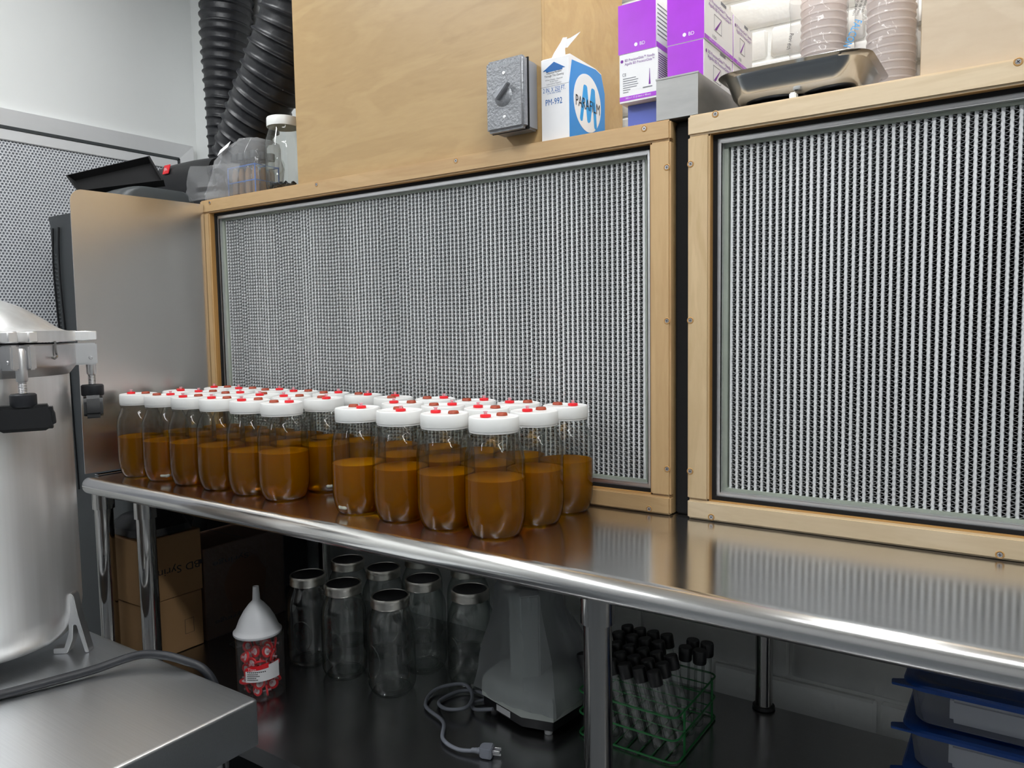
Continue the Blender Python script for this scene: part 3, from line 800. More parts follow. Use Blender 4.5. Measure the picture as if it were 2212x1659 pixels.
# needle cartons
def needle_carton(name, label, x0, x1, y0, y1, z0, z1, front, side, lift=0.0, cat='carton', grp='cartons beside the steel pan'):
    t = thing(name, label, cat, ((x0 + x1) / 2, y0, z0), group=grp)
    hw, h, d = (x1 - x0) / 2, z1 - z0, y1 - y0
    MB().box(-hw, hw, 0, d, 0, h, 0.0008, 1).build('body', 'paper', t)
    if front == 'purple':
        MB().box(-hw + 0.0006, hw - 0.0006, -0.0004, 0.0, 0.0006, h - 0.0006).build('front_face', 'purple', t)
        text('lettering', 'BD', 'paper', t, (0.012, -0.0008, 0.014), 0.011, 0.0065, 'front', bold=0.01)
        MB().lathe([(0, 0), (0.0036, 0), (0.0036, 0.0002), (0, 0.0002)], 14).build('logo_mark', 'paper', t, (-0.002, -0.0005, 0.014), (PI / 2, 0, 0))
    elif front == 'label':
        text('lettering', 'BD PrecisionGlide™ Needle\nAiguille BD PrecisionGlide™', 'purple_ink', t, (0.003, -0.0004, 0.078), 0.064, 0.014, 'front')
        MB().lathe([(0.002, 0), (0.0031, 0), (0.0031, 0.0002), (0.002, 0.0002)], 14).build('logo_mark', 'purple_ink', t, (-0.035, -0.0002, 0.0815), (PI / 2, 0, 0))
        MB().box(-hw + 0.0008, hw - 0.0008, -0.0004, 0, 0.004, 0.0125).build('band', 'purple', t)
        text('lettering', '16G x 1 1/2 (1.6mm x 40mm)', 'paper', t, (0.0, -0.0008, 0.0083), 0.054, 0.005, 'front', bold=0.008)
        m = MB()
        for k, w in enumerate((0.012, 0.016, 0.030, 0.033, 0.031, 0.033, 0.028)): m.box(-0.033, -0.033 + w, -0.0003, 0, 0.020 + k * 0.0044, 0.0213 + k * 0.0044)
        m.box(0.010, 0.030, -0.0003, 0, 0.0225, 0.0245)
        m.build('small_print', 'grey_ink', t)
        text('lettering', 'CE', 'grey_ink', t, (-0.030, -0.0004, 0.055), 0.008, 0.006, 'front')
        MB().prism([(0.0225, 0.028), (0.0265, 0.028), (0.0255, 0.040), (0.0248, 0.058), (0.0242, 0.058), (0.0235, 0.040)], -0.0004, -0.0001, axis='y').build('needle_mark', 'purple_ink', t)
    elif front == 'blue':
        MB().box(-hw + 0.0002, hw + 0.0004, -0.0004, d - 0.001, 0.0004, h + 0.0003).build('wrap', 'periwinkle', t)
        text('lettering', '3mL Syringe with Needle', 'paper', t, (0.004, -0.0008, 0.012), 0.062, 0.0075, 'front', bold=0.012)
    if side == 'label':
        text('lettering', 'BD PrecisionGlide™ Needle\nAiguille BD PrecisionGlide™', 'purple_ink', t, (hw + 0.0004, d * 0.53, h - 0.022), d * 0.80, 0.017, 'right')
        MB().lathe([(0.002, 0), (0.0034, 0), (0.0034, 0.0002), (0.002, 0.0002)], 14).build('logo_mark', 'purple_ink', t, (hw + 0.0002, d * 0.08, h - 0.018), (0, PI / 2, 0))
        m = MB()
        for a, b, c, e in ((0.32, 0.58, 0.030, 0.0308), (0.32, 0.58, 0.0592, 0.060)): m.box(hw, hw + 0.0003, d * a, d * b, lift + c, lift + e)
        for a in (0.32, 0.575): m.box(hw, hw + 0.0003, d * a, d * a + 0.0008, lift + 0.030, lift + 0.060)
        m.build('icon_frame', 'grey_ink', t)
        MB().prism([(d * 0.34, lift + 0.032), (d * 0.40, lift + 0.032), (d * 0.56, lift + 0.057), (d * 0.55, lift + 0.0575)], hw + 0.0001, hw + 0.0004, axis='x').build('needle_mark', 'purple_ink', t)
        text('lettering', '100', 'grey_ink', t, (hw + 0.0004, d * 0.33, 0.0165), d * 0.13, 0.006, 'right')
        MB().box(hw, hw + 0.0004, 0.0008, d - 0.0008, 0.002, 0.0095).build('band', 'purple', t)
        text('lettering', '18G x 1 1/2 (1.2mm x 40mm)', 'paper', t, (hw + 0.0007, d * 0.5, 0.0058), d * 0.7, 0.0042, 'right')
        MB().box(hw, hw + 0.0003, d * 0.55, d * 0.74, h - 0.006, h - 0.0005).build('tab_slot', 'grey_ink', t)
    elif side == 'band':
        MB().box(hw, hw + 0.0004, 0.0008, d - 0.0008, 0.002, 0.012).build('band', 'purple', t)
        m = MB()
        for k in range(8): m.box(hw, hw + 0.0003, 0.006, d - 0.01, h - 0.014 - k * 0.008, h - 0.012 - k * 0.008)
        m.build('small_print', 'grey_ink', t)
    elif side == 'print':
        m = MB()
        for k in range(14): m.box(hw, hw + 0.0003, 0.005, d - 0.012, h - 0.010 - k * 0.0042, h - 0.0085 - k * 0.0042)
        m.build('small_print', 'purple_ink', t)
    return t
needle_carton('syringe_carton', 'flat blue syringe carton under the white needle carton', -0.700, -0.617, 0.062, 0.16, ZH + 0.0004, 1.7155, 'blue', None)
needle_carton('needle_carton', 'white-fronted needle carton lying on the blue syringe carton', -0.708, -0.626, 0.040, 0.140, 1.7165, 1.811, 'label', 'print')
needle_carton('needle_carton', 'purple-fronted needle carton on top of the white-fronted one', -0.711, -0.629, 0.041, 0.140, 1.812, 1.908, 'purple', 'band')
needle_carton('needle_carton', 'purple needle carton standing in the steel tub, front lower one', -0.608, -0.535, 0.045, 0.209, 1.6632, 1.809, 'purple', 'label', 0.0513)
needle_carton('needle_carton', 'purple needle carton on the tub stack, front upper one', -0.609, -0.534, 0.046, 0.209, 1.810, 1.906, 'purple', 'label')
needle_carton('needle_carton', 'white needle carton at the back of the steel tub, lower one', -0.608, -0.535, 0.213, 0.338, 1.6632, 1.809, 'purple', 'label', 0.0513)
needle_carton('needle_carton', 'white needle carton at the back of the steel tub, upper one', -0.609, -0.534, 0.213, 0.338, 1.810, 1.905, 'purple', 'label')
b = MB(); x0, x1, y0, y1, z0, z1 = -0.6125, -0.5300, 0.003, 0.344, ZH + 0.0006, 1.737
b.box(x0, x1, y0, y1, z0, z0 + 0.0012); e = 0.0012
b.box(x0, x1, y0, y0 + e, z0 + e, z1); b.box(x0, x1, y1 - e, y1, z0 + e, z1); b.box(x0, x0 + e, y0 + e, y1 - e, z0 + e, z1); b.box(x1 - e, x1, y0 + e, y1 - e, z0 + e, z1)
b.box(x0 - 0.001, x1 + 0.001, y0 - 0.001, y0 + 0.002, z1 - 0.002, z1 + 0.001)
tag(b.build('steel_tub', 'bin'), 'dull steel tub bridging the gap between the hoods, holding needle cartons', 'tub')

# steel pan over two black bowls
def pan():
    x0, x1, y0, y1 = -0.515, -0.247, 0.035, 0.275
    prof = [(0.045, 1.6835), (0.036, 1.684), (0.028, 1.688), (0.022, 1.697), (0.014, 1.722), (0.009, 1.732), (0.0, 1.7345), (-0.001, 1.7335), (0.001, 1.733), (0.0095, 1.7305), (0.0155, 1.721), (0.0235, 1.697), (0.029, 1.689), (0.045, 1.6848)]
    m = MB()
    m.loft([[(px, py, z) for px, py in rrect(x0 + i, x1 - i, y0 + i, y1 - i, 0.045 - i * 0.3, 7)] for i, z in prof])
    return tag(m.build('steel_pan', 'pan'), 'shallow stainless steel pan resting on two black bowls', 'pan')
pan()
for k, (bx, lab) in enumerate(((-0.425, 'inverted black bowl under the pan, on the side nearer the needle cartons'), (-0.315, 'inverted black bowl under the pan, on the side nearer the pale plywood box'))):
    tag(MB().lathe([(0, 0.0195), (0.030, 0.0195), (0.045, 0.0175), (0.052, 0.010), (0.0535, 0.003), (0.0535, 0.0), (0.050, 0.0), (0.048, 0.010), (0.040, 0.015), (0, 0.016)], 36).build('black_bowl', 'black', None, (bx, 0.115, ZH + 0.002)), lab, 'bowl', 'bowls under the pan')
tag(MB().box(-0.378, -0.366, 0.045, 0.062, ZH + 0.0004, ZH + 0.0215, 0.002).build('spacer_block', 'white_plastic'), 'small white spacer block between the two black bowls', 'block')
t = thing('tape_roll', 'white paper tape roll lying in the steel pan', 'tape roll', (-0.455, 0.175, 1.7245), (0.0, 0, 0.1))
MB().lathe([(0.014, -0.014), (0.034, -0.014), (0.0355, -0.012), (0.0355, 0.012), (0.034, 0.014), (0.014, 0.014), (0.014, -0.014)], 40, cap0=False, cap1=False).build('tape', 'paper', t, (0, 0, 0), (PI / 2, 0, 0))
MB().lathe([(0.0125, -0.013), (0.0138, -0.013), (0.0138, 0.013), (0.0125, 0.013), (0.0125, -0.013)], 24, cap0=False, cap1=False).build('core', 'card', t, (0, 0, 0), (PI / 2, 0, 0))
tag(MB().tube([(0.021 * math.cos(a), 0, 0.021 * math.sin(a)) for a in [2 * PI * k / 28 for k in range(28)]], 0.005, 10, closed=True).build('plastic_ring', 'white_plastic', None, (-0.475, 0.115, 1.7125), (0, 0.2, 0.2)), 'white plastic ring handle standing up in the pan', 'ring')

# sleeves of petri dishes
dm = MB(); dm.lathe([(0, 0.0), (0.0435, 0.0), (0.0440, 0.001), (0.0440, 0.0115), (0.0462, 0.0118), (0.0462, 0.0146), (0.0455, 0.0152), (0, 0.0152)], 36)
me_dish = dm.mesh('petri_dish'); me_dish.materials.append(M['dish'])
def sleeve(cx, cy_, label, n, sx):
    t = thing('petri_sleeve', label, 'petri dishes', (cx, cy_, ZH + 0.0006), group='sleeves of petri dishes')
    for k in range(n): obj('petri_dish', me_dish, None, t, (random.uniform(-0.0012, 0.0012), random.uniform(-0.0012, 0.0012), 0.001 + k * 0.0157))
    H = n * 0.0157
    rings = []
    for j in range(26):
        z = H * j / 25
        ring = []
        for a in range(40):
            an = 2 * PI * a / 40
            r = 0.0485 + 0.0035 * noise.noise(Vector((math.cos(an) * 2 + sx * 7, math.sin(an) * 2, z * 26))) + 0.002 * noise.noise(Vector((an * 5, z * 80, sx)))
            if math.cos(an) * sx > 0.8: r += (math.cos(an) * sx - 0.8) * 0.10
            ring.append((r * math.cos(an), r * math.sin(an) , z))
        rings.append(ring)
    MB().loft(rings, cap0=False, cap1=False).build('film', 'sleeve', t)
    return t
s1 = sleeve(-0.392, 0.362, 'clear sleeve of petri dishes standing behind the steel pan, farther from the pale plywood', 19, -1)
s2 = sleeve(-0.262, 0.358, 'clear sleeve of pinkish petri dishes against the pale plywood box, printed FALCON', 19, -1)
text('lettering', 'FALCON', 'cyan', s2, (-0.062, -0.050, 0.188), 0.052, 0.015, 'front', roll=PI + 1.15, bold=0.02)
text('lettering', 'Petri dish\nBoite de Petri\nDisco de Petri', 'ink', s2, (-0.047, -0.055, 0.238), 0.040, 0.020, 'front', roll=PI + 1.25)
text('lettering', 'Petri dish', 'ink', s1, (-0.055, -0.050, 0.20), 0.032, 0.008, 'front', roll=PI + 1.35)
text('lettering', 'FALC', 'cyan', s1, (-0.056, -0.050, 0.135), 0.030, 0.012, 'front', roll=PI + 1.35)

# clear jar and bag of slants on the left hood
def lidded_jar():
    t = thing('lidded_jar', 'clear jar with white lid and dark crumbs, against the plywood box', 'jar', (-1.785, 0.088, ZH + 0.0006))
    outer = spline_prof([(0.0, 0.004), (0.036, 0.004), (0.042, 0.0008), (0.047, 0.003), (0.052, 0.016), (0.0535, 0.03), (0.0535, 0.12), (0.052, 0.142), (0.0465, 0.163), (0.0425, 0.175), (0.042, 0.181)], 4)
    MB().lathe(outer + [(0.042, 0.206)], 40, cap1=False).build('glass', 'shelf_glass', t)
    MB().lathe([(0.0425, 0.186), (0.0455, 0.186), (0.046, 0.188), (0.0457, 0.209), (0.0445, 0.2115), (0, 0.2115)], 40, cap0=False).build('lid', 'white_plastic', t)
    m = MB(); random.seed(8)
    for k in range(46):
        a, r = random.uniform(0, 2 * PI), 0.040 * math.sqrt(random.random()); s = random.uniform(0.004, 0.009)
        m.box(-s, s, -s * .7, s * .7, -s * .5, s * .5, mat=Matrix.Translation((r * math.cos(a), r * math.sin(a), 0.010 + random.random() * 0.018)) @ Matrix.Rotation(random.uniform(0, 3), 4, Vector((random.random(), random.random(), 1)).normalized()))
    tag(m.build('dark_crumbs', 'black', t), kind='stuff')
    m = MB()
    for r in (0.019, 0.0165): m.tube([(r * math.cos(a), 0, 0.068 + r * 1.2 * math.sin(a)) for a in [2 * PI * k / 30 for k in range(30)]], 0.0011, 6, closed=True)
    for v in m.bm.verts: v.co.y -= math.sqrt(max(0.0538 ** 2 - v.co.x ** 2, 0))
    m.build('embossed_medallion', 'shelf_glass', t, (0, 0, 0), (0, 0, 0.5))
lidded_jar()
def slant_rack():
    t = thing('slant_rack', 'blue wire rack of tan culture tubes inside the clear bag', 'rack', (-1.935, 0.095, ZH + 0.001))
    m = MB()
    for z in (0.048, 0.092):
        m.tube([(-0.062, -0.042, z), (0.062, -0.042, z), (0.062, 0.042, z), (-0.062, 0.042, z)], 0.0019, 8, closed=True)
        m.tube([(0.0, -0.042, z), (0.0, 0.042, z)], 0.0014, 6); m.tube([(-0.062, 0, z), (0.062, 0, z)], 0.0014, 6)
    m.tube([(-0.062, -0.042, 0.002), (0.062, -0.042, 0.002), (0.062, 0.042, 0.002), (-0.062, 0.042, 0.002)], 0.0019, 8, closed=True)
    for x in (-0.062, 0.062):
        for y in (-0.042, 0.042): m.tube([(x, y, 0.002), (x, y, 0.094)], 0.0019, 8)
    m.build('wire_frame', 'blue_wire', t)
    tm = MB(); tm.lathe([(0, 0.004), (0.008, 0.006), (0.0105, 0.014), (0.0105, 0.118)], 18, cap1=False); mt = tm.mesh('culture_tube'); mt.materials.append(M['tube_glass'])
    am = MB(); am.lathe([(0, 0.006), (0.0075, 0.008), (0.0098, 0.016), (0.0098, 0.07), (0.006, 0.085), (0, 0.087)], 16); ma = am.mesh('tan_slant'); ma.materials.append(M['agar'])
    cm = MB(); cm.lathe([(0.011, 0.108), (0.0125, 0.109), (0.0125, 0.128), (0.011, 0.130), (0, 0.130)], 18, cap0=False); mc = cm.mesh('cap'); mc.materials.append(M['charcoal'])
    for i in range(4):
        for j in range(3):
            o = obj('culture_tube', mt, None, t, (-0.046 + i * 0.0305, -0.028 + j * 0.028, 0.003))
            obj('tan_slant', ma, None, o); obj('cap', mc, None, o)
slant_rack()
def blob_bag(name, label, rings, mat, loc, cat, seed=0.0, amp=0.006):
    t = thing(name, label, cat, loc)
    out = []
    for (z, x0, x1, y0, y1) in rings:
        ring = []
        for k in range(44):
            a = 2 * PI * k / 44
            ca, sa = math.cos(a), math.sin(a)
            ex = 0.55
            x = (x0 + x1) / 2 + (x1 - x0) / 2 * math.copysign(abs(ca) ** ex, ca); y = (y0 + y1) / 2 + (y1 - y0) / 2 * math.copysign(abs(sa) ** ex, sa)
            d = abs(noise.noise(Vector((x * 30 + seed, y * 30, z * 22)))) * amp * 1.6 + abs(noise.noise(Vector((x * 70 + seed, y * 70, z * 60)))) * amp * 0.7
            ring.append((x + ca * d, y + sa * d, max(z + d * 0.3, 0.0006)))
        out.append(ring)
    MB().loft(out, cap0=True, cap1=True).build('film', mat, t)
    return t
bg = blob_bag('clear_bag', 'crumpled clear plastic bag draped over the rack of culture tubes', [(0.001, -0.165, 0.082, -0.070, 0.062), (0.02, -0.170, 0.084, -0.072, 0.064), (0.05, -0.155, 0.082, -0.070, 0.062), (0.085, -0.135, 0.080, -0.066, 0.060), (0.115, -0.105, 0.078, -0.064, 0.058), (0.142, -0.06, 0.075, -0.06, 0.056), (0.16, -0.015, 0.066, -0.05, 0.05), (0.170, 0.01, 0.05, -0.03, 0.03)], 'bag', (-1.935, 0.095, ZH + 0.0004), 'bag', 3.0, 0.010)
MB().box(-0.024, 0.024, -0.0005, 0.0005, -0.015, 0.015).build('paper_label', 'paper', bg, (-0.032, -0.074, 0.142), (-0.62, 0.0, 0.0)).rotation_euler = (-0.7, -0.42, 0.1)
# loose flap of the bag at its front
V = []; F = []
for i in range(13):
    for j in range(9):
        u, v = i / 12, j / 8
        x = -0.215 + 0.26 * u + 0.03 * v * (1 - u); z = 0.004 + 0.105 * v - 0.02 * v * u
        V.append((x, -0.084 - 0.012 * math.sin(u * 7 + v * 3) * 0.5 + 0.010 * noise.noise(Vector((u * 5, v * 6, 1))), z))
for i in range(12):
    for j in range(8): F.append((i * 9 + j, (i + 1) * 9 + j, (i + 1) * 9 + j + 1, i * 9 + j + 1))
MB().faces(V, F, True).build('flap', 'bag', bg)

# black ducts hanging behind the hood
def duct(name, label, path, radii, pitch):
    P = catmull(path, 60); Rr = []
    n = len(path) - 1
    s = 0.0; out = []; rad = []
    for i, p in enumerate(P):
        if i: s += (P[i] - P[i - 1]).length
        t_ = i / (len(P) - 1) * n; k = min(int(t_), n - 1); r = radii[k] + (radii[k + 1] - radii[k]) * (t_ - k)
        ph = (s / pitch) % 1.0
        rib = math.exp(-((ph - 0.5) / 0.13) ** 2)
        out.append(p); rad.append(r * (0.93 + 0.09 * rib) + 0.0015 * noise.noise(p * 30))
    m = MB(); m.tube(out, 0.05, 26, radii=rad)
    return tag(m.build(name, 'duct'), label, 'duct', 'black flexible ducts in the corner')
duct('flexible_duct', 'narrow black ribbed duct hanging straight down in the corner', [(-2.391, 0.37, 2.74), (-2.391, 0.37, 2.574), (-2.402, 0.36, 2.309), (-2.413, 0.35, 2.097), (-2.425, 0.34, 1.917), (-2.43, 0.34, 1.79)], [0.105, 0.10, 0.088, 0.066, 0.046, 0.042], 0.032)
duct('flexible_duct', 'wide black ribbed duct curving down behind the plywood box', [(-1.753, 0.2, 2.74), (-1.783, 0.2, 2.448), (-1.831, 0.2, 2.238), (-1.926, 0.19, 2.065), (-2.031, 0.18, 1.94), (-2.136, 0.17, 1.816)], [0.11, 0.11, 0.108, 0.105, 0.09, 0.066], 0.036)

# dark cabinet, loudspeaker, bin and tray in the corner behind the side plate
c = thing('dark_cabinet', 'dark cabinet in the corner behind the side plate, carrying the loudspeaker', 'cabinet', (-2.36, 0.26, 0))
MB().box(-0.24, 0.24, -0.16, 0.15, 0.04, 1.70, 0.01).build('body', 'black', c)
MB().box(-0.22, 0.22, -0.14, 0.13, 0.0, 0.04).build('plinth', 'black', c)
sp = thing('loudspeaker', 'black loudspeaker with a small red badge, in the corner', 'loudspeaker', (-2.395, 0.20, 1.7008))
rings = []
for k in range(17):
    x = -0.165 + 0.33 * k / 16
    e = (abs(x) / 0.165)
    hh = 0.072 * (1 - 0.10 * e ** 3); dd = 0.06 * (1 - 0.12 * e ** 3)
    rings.append([(x, dd * math.copysign(abs(math.cos(a)) ** 0.7, math.cos(a)), 0.074 + hh * math.copysign(abs(math.sin(a)) ** 0.7, math.sin(a))) for a in [2 * PI * q / 28 for q in range(28)]])
MB().loft(rings).build('body', 'black', sp)
MB().box(-0.0175, 0.0175, -0.0025, 0.0, -0.0165, 0.0165, 0.001).build('red_badge', 'red', sp, (-0.060, -0.056, 0.122), (-0.28, 0, 0))
text('lettering', 'JBL', 'paper', sp, (-0.060, -0.0605, 0.1215), 0.020, 0.011, 'front', bold=0.02)
bn = thing('grey_bin', 'tall grey plastic bin half hidden behind the steel side plate', 'bin', (-2.31, -0.10, 0))
poly0 = rrect(-0.165, 0.165, -0.12, 0.13, 0.03, 5); poly1 = rrect(-0.19, 0.19, -0.135, 0.145, 0.035, 5)
m = MB(); m.loft([[(x, y, 0.001) for x, y in poly0], [(x, y, 1.60) for x, y in poly1], [(x, y, 1.625) for x, y in rrect(-0.193, 0.193, -0.138, 0.148, 0.036, 5)], [(x, y, 1.627) for x, y in rrect(-0.186, 0.186, -0.131, 0.141, 0.033, 5)], [(x, y, 1.2) for x, y in rrect(-0.178, 0.178, -0.124, 0.134, 0.03, 5)]], cap1=True)
m.build('body', 'charcoal', bn)
m = MB()
for k in range(40):
    z = 1.02 + k * 0.0125; hw = 0.165 + 0.025 * z / 1.6; fy = -0.12 - 0.015 * z / 1.6
    m.box(-hw + 0.03, -hw + 0.052, fy - 0.0015, fy + 0.004, z, z + 0.006, 0.001, 1)
m.build('ridged_strip', 'charcoal', bn)
for xx in (-0.150, -0.115):
    MB().tube(catmull([(xx + 0.012, -0.139, 1.59), (xx, -0.138, 1.45), (xx + 0.012, -0.133, 1.15), (xx + 0.02, -0.129, 0.8)], 6), 0.003, 6).build('moulded_groove', 'black', bn)
hump = MB(); rr = []
for k, (z, i) in enumerate(((1.627, 0.0), (1.65, 0.004), (1.675, 0.03), (1.689, 0.075), (1.693, 0.10))):
    rr.append([(x, y, z) for x, y in rrect(-0.02 + i * 0.9, 0.188 - i * 0.1, -0.11 + i * 0.6, 0.14 - i * 0.3, 0.03, 5)])
hump.loft(rr).build('domed_lid', 'charcoal', bn)
# black tray leaning on the bin lid
A, B_, C_, D_ = Vector((-2.425, -0.205, 1.748)), Vector((-2.215, -0.060, 1.802)), Vector((-2.145, -0.062, 1.722)), Vector((-2.36, -0.205, 1.695))
nrm = (B_ - A).cross(D_ - A).normalized()
if nrm.dot(cam.location - A) < 0: nrm = -nrm
m = MB()
V = [A, B_, C_, D_]; ctr = (A + B_ + C_ + D_) / 4
inn = [ctr + (v - ctr) * 0.93 for v in V]
V8 = V + [v - nrm * 0.03 for v in inn] 
front = [v + nrm * 0.0 for v in V]
innf = [ctr + (v - ctr) * 0.955 for v in V]; inb = [v - nrm * 0.024 for v in [ctr + (v - ctr) * 0.90 for v in V]]
m.faces(V8, [(4, 5, 6, 7)] + [(k, (k + 1) % 4, 4 + (k + 1) % 4, 4 + k) for k in range(4)])
m.faces(V + innf + inb, [(k, (k + 1) % 4, 4 + (k + 1) % 4, 4 + k) for k in range(4)] + [(4 + k, 4 + (k + 1) % 4, 8 + (k + 1) % 4, 8 + k) for k in range(4)] + [(8, 9, 10, 11)])
tr = m.build('black_tray', 'matte_black')
tag(tr, 'black plastic tray tilted above the steel side plate', 'tray')
for u in (0.45, 0.62, 0.80):
    p0 = inb[3] + (inb[2] - inb[3]) * u; up = (inb[0] - inb[3]) * 0.28
    f = MB(); f.faces([p0, p0 + (inb[2] - inb[3]) * 0.05, p0 + up, p0 + nrm * 0.012], [(0, 1, 2), (0, 2, 3), (1, 3, 2), (0, 3, 1)]); f.build('fin', 'charcoal', tr)

# ================================================================== under the counter
ZS = 0.4006
# cardboard boxes
def carton_box(label, x0, x1, y0, y1, z0, z1, mat, grp='cardboard boxes under the counter'):
    t = thing('cardboard_box', label, 'box', ((x0 + x1) / 2, (y0 + y1) / 2, z0), group=grp)
    w, d, h = (x1 - x0) / 2, (y1 - y0) / 2, z1 - z0
    MB().box(-w, w, -d, d, 0, h, 0.002, 1).build('body', mat, t)
    MB().box(-w + 0.001, w - 0.001, -0.0015, 0.0015, h, h + 0.0006).build('flap_seam', 'ink', t)
    return t, w, d, h
t, w, d, h = carton_box('lower brown cardboard box behind the two counter legs', -2.095, -1.912, -0.323, -0.152, ZS, 0.556, 'card')
MB().tube([(w + 0.0003, 0.030, 0.045), (w + 0.0003, 0.056, 0.045), (w + 0.0003, 0.056, 0.085), (w + 0.0003, 0.030, 0.085)], 0.0007, 4, closed=True).build('printed_square', 'ink', t)
t, w, d, h = carton_box('upper brown cardboard box printed BD Syringe upside down, behind the counter legs', -2.097, -1.910, -0.326, -0.149, 0.5575, 0.730, 'card')
text('lettering', 'BD Syringe', 'ink', t, (w + 0.0005, 0.003, 0.078), 0.155, 0.027, 'right', roll=PI, bold=0.01)
MB().lathe([(0.0035, 0), (0.0065, 0), (0.0065, 0.0003), (0.0035, 0.0003)], 16).build('logo_mark', 'ink', t, (w + 0.0002, 0.083, 0.078), (0, PI / 2, 0))
t, w, d, h = carton_box('dark brown box in torn shrink wrap, in the corner under the counter', -2.095, -1.914, -0.142, 0.135, ZS, 0.665, 'card_dark')
text('lettering', 'Syringe', 'ink', t, (w + 0.0004, -0.05, 0.215), 0.12, 0.02, 'right', roll=PI)
text('lettering', 'Syringe', 'ink', t, (w + 0.0004, -0.06, 0.045), 0.10, 0.018, 'right', roll=PI)
V = []; F = []; nk = 48
for i in range(nk):
    a = 2 * PI * i / nk
    ca, sa = math.cos(a), math.sin(a)
    k = 1.0 / max(abs(ca) / d, abs(sa) / (h / 2))
    ro = (ca * k, sa * k)
    ri = 0.075 * (1 + 0.25 * noise.noise(Vector((ca * 2, sa * 2, 4)))); ri = (ca * ri * 0.95 - 0.005, sa * ri * 1.15)
    for s_, q in enumerate((ri, ((ri[0] * 2 + ro[0]) / 3, (ri[1] * 2 + ro[1]) / 3), ((ri[0] + ro[0] * 2) / 3, (ri[1] + ro[1] * 2) / 3), ro)):
        V.append((w + 0.002 + 0.004 * abs(noise.noise(Vector((q[0] * 40, q[1] * 40, s_)))) * (s_ < 3), q[0], h / 2 + q[1]))
for i in range(nk):
    for s_ in range(3): F.append((i * 4 + s_, ((i + 1) % nk) * 4 + s_, ((i + 1) % nk) * 4 + s_ + 1, i * 4 + s_ + 1))
M['wrap'] = thin_glass('shrink_wrap', tint=(0.85, 0.85, 0.86), rim=(0.6, 0.6, 0.6), rough=0.2, haze=0.13, hazecol=(0.7, 0.7, 0.72, 1), bump=0.8, bscale=60)
MB().faces(V, F, True).build('shrink_wrap', 'wrap', t)
# crumpled black bag on top of the brown box
blob_bag('black_bag', 'crumpled black bag lying on the upper cardboard box', [(0.001, -0.085, 0.085, -0.08, 0.08), (0.02, -0.088, 0.085, -0.08, 0.08), (0.045, -0.07, 0.06, -0.06, 0.07), (0.06, -0.04, 0.03, -0.03, 0.05)], 'black', (-2.0, -0.235, 0.7312), 'bag', 9.0, 0.012)

# empty jars with black lids
def empty_jar():
    t = thing('empty_jar', 'x', 'jar')
    outer = spline_prof([(0.0, 0.006), (0.038, 0.006), (0.046, 0.0006), (0.051, 0.004), (0.0565, 0.016), (0.058, 0.03), (0.058, 0.13), (0.0575, 0.155), (0.0545, 0.175), (0.0475, 0.192), (0.0435, 0.202), (0.043, 0.21)], 4)
    MB().lathe(outer + [(0.043, 0.228)], 40, cap1=False).build('glass', 'shelf_glass', t)
    b = MB(); b.lathe([(0.0435, 0.208), (0.0465, 0.208), (0.0472, 0.210), (0.0462, 0.213), (0.0470, 0.217), (0.0460, 0.220), (0.0468, 0.224), (0.0468, 0.230), (0.0455, 0.2325), (0.0425, 0.2325), (0.0420, 0.231)], 44, cap0=False, cap1=False)
    b.build('screw_band', 'band', t)
    MB().lathe([(0, 0.2308), (0.034, 0.2308), (0.036, 0.2316), (0.041, 0.2316), (0.0424, 0.2300)], 40, cap0=False, cap1=False).build('flat_lid', 'lid_black', t)
    m = MB()
    m.tube([(0.026 * math.cos(a), -1.0, 0.085 + 0.040 * math.sin(a)) for a in [2 * PI * k / 40 for k in range(40)]], 0.0011, 6, closed=True)
    for v in m.bm.verts:
        dy = v.co.y + 1.0
        v.co.y = -math.sqrt(max(0.0583 ** 2 - v.co.x ** 2, 0)) + dy
    m.build('embossed_oval', 'shelf_glass', t)
    text('embossed_lettering', 'Ball', 'shelf_glass', t, (0, -0.0592, 0.09), 0.026, 0.014, 'front')
    return t
ej = [(-1.573, -0.063, 'beside the funnel jar, nearest to the shrink-wrapped box', 0.5), (-1.440, -0.063, 'just behind the frontmost empty jar, on the funnel side', 0.3), (-1.275, -0.066, 'frontmost of the empty jars on the undershelf', -0.2),
      (-1.290, 0.072, 'directly behind the frontmost empty jar', 0.6), (-1.138, 0.072, 'beside the plastic-covered machine', -0.3),
      (-1.578, 0.085, 'second row, nearest the shrink-wrapped box', 0.4), (-1.443, 0.085, 'in the middle of the second row', 1.0),
      (-1.10, 0.215, 'half hidden behind the plastic-covered machine', 0.2), (-1.42, 0.215, 'partly cut off by the counter edge', 0.7), (-1.255, 0.215, 'behind the jar beside the covered machine', 0.2)]
ep = empty_jar()
for i, (x, y, lab, rz) in enumerate(ej):
    o = ep if i == 0 else copy_tree(ep)
    o.location = (x, y, ZS); o.rotation_euler = (0, 0, rz)
    tag(o, 'empty clear jar with black lid, ' + lab, 'jar', 'empty jars on the undershelf')

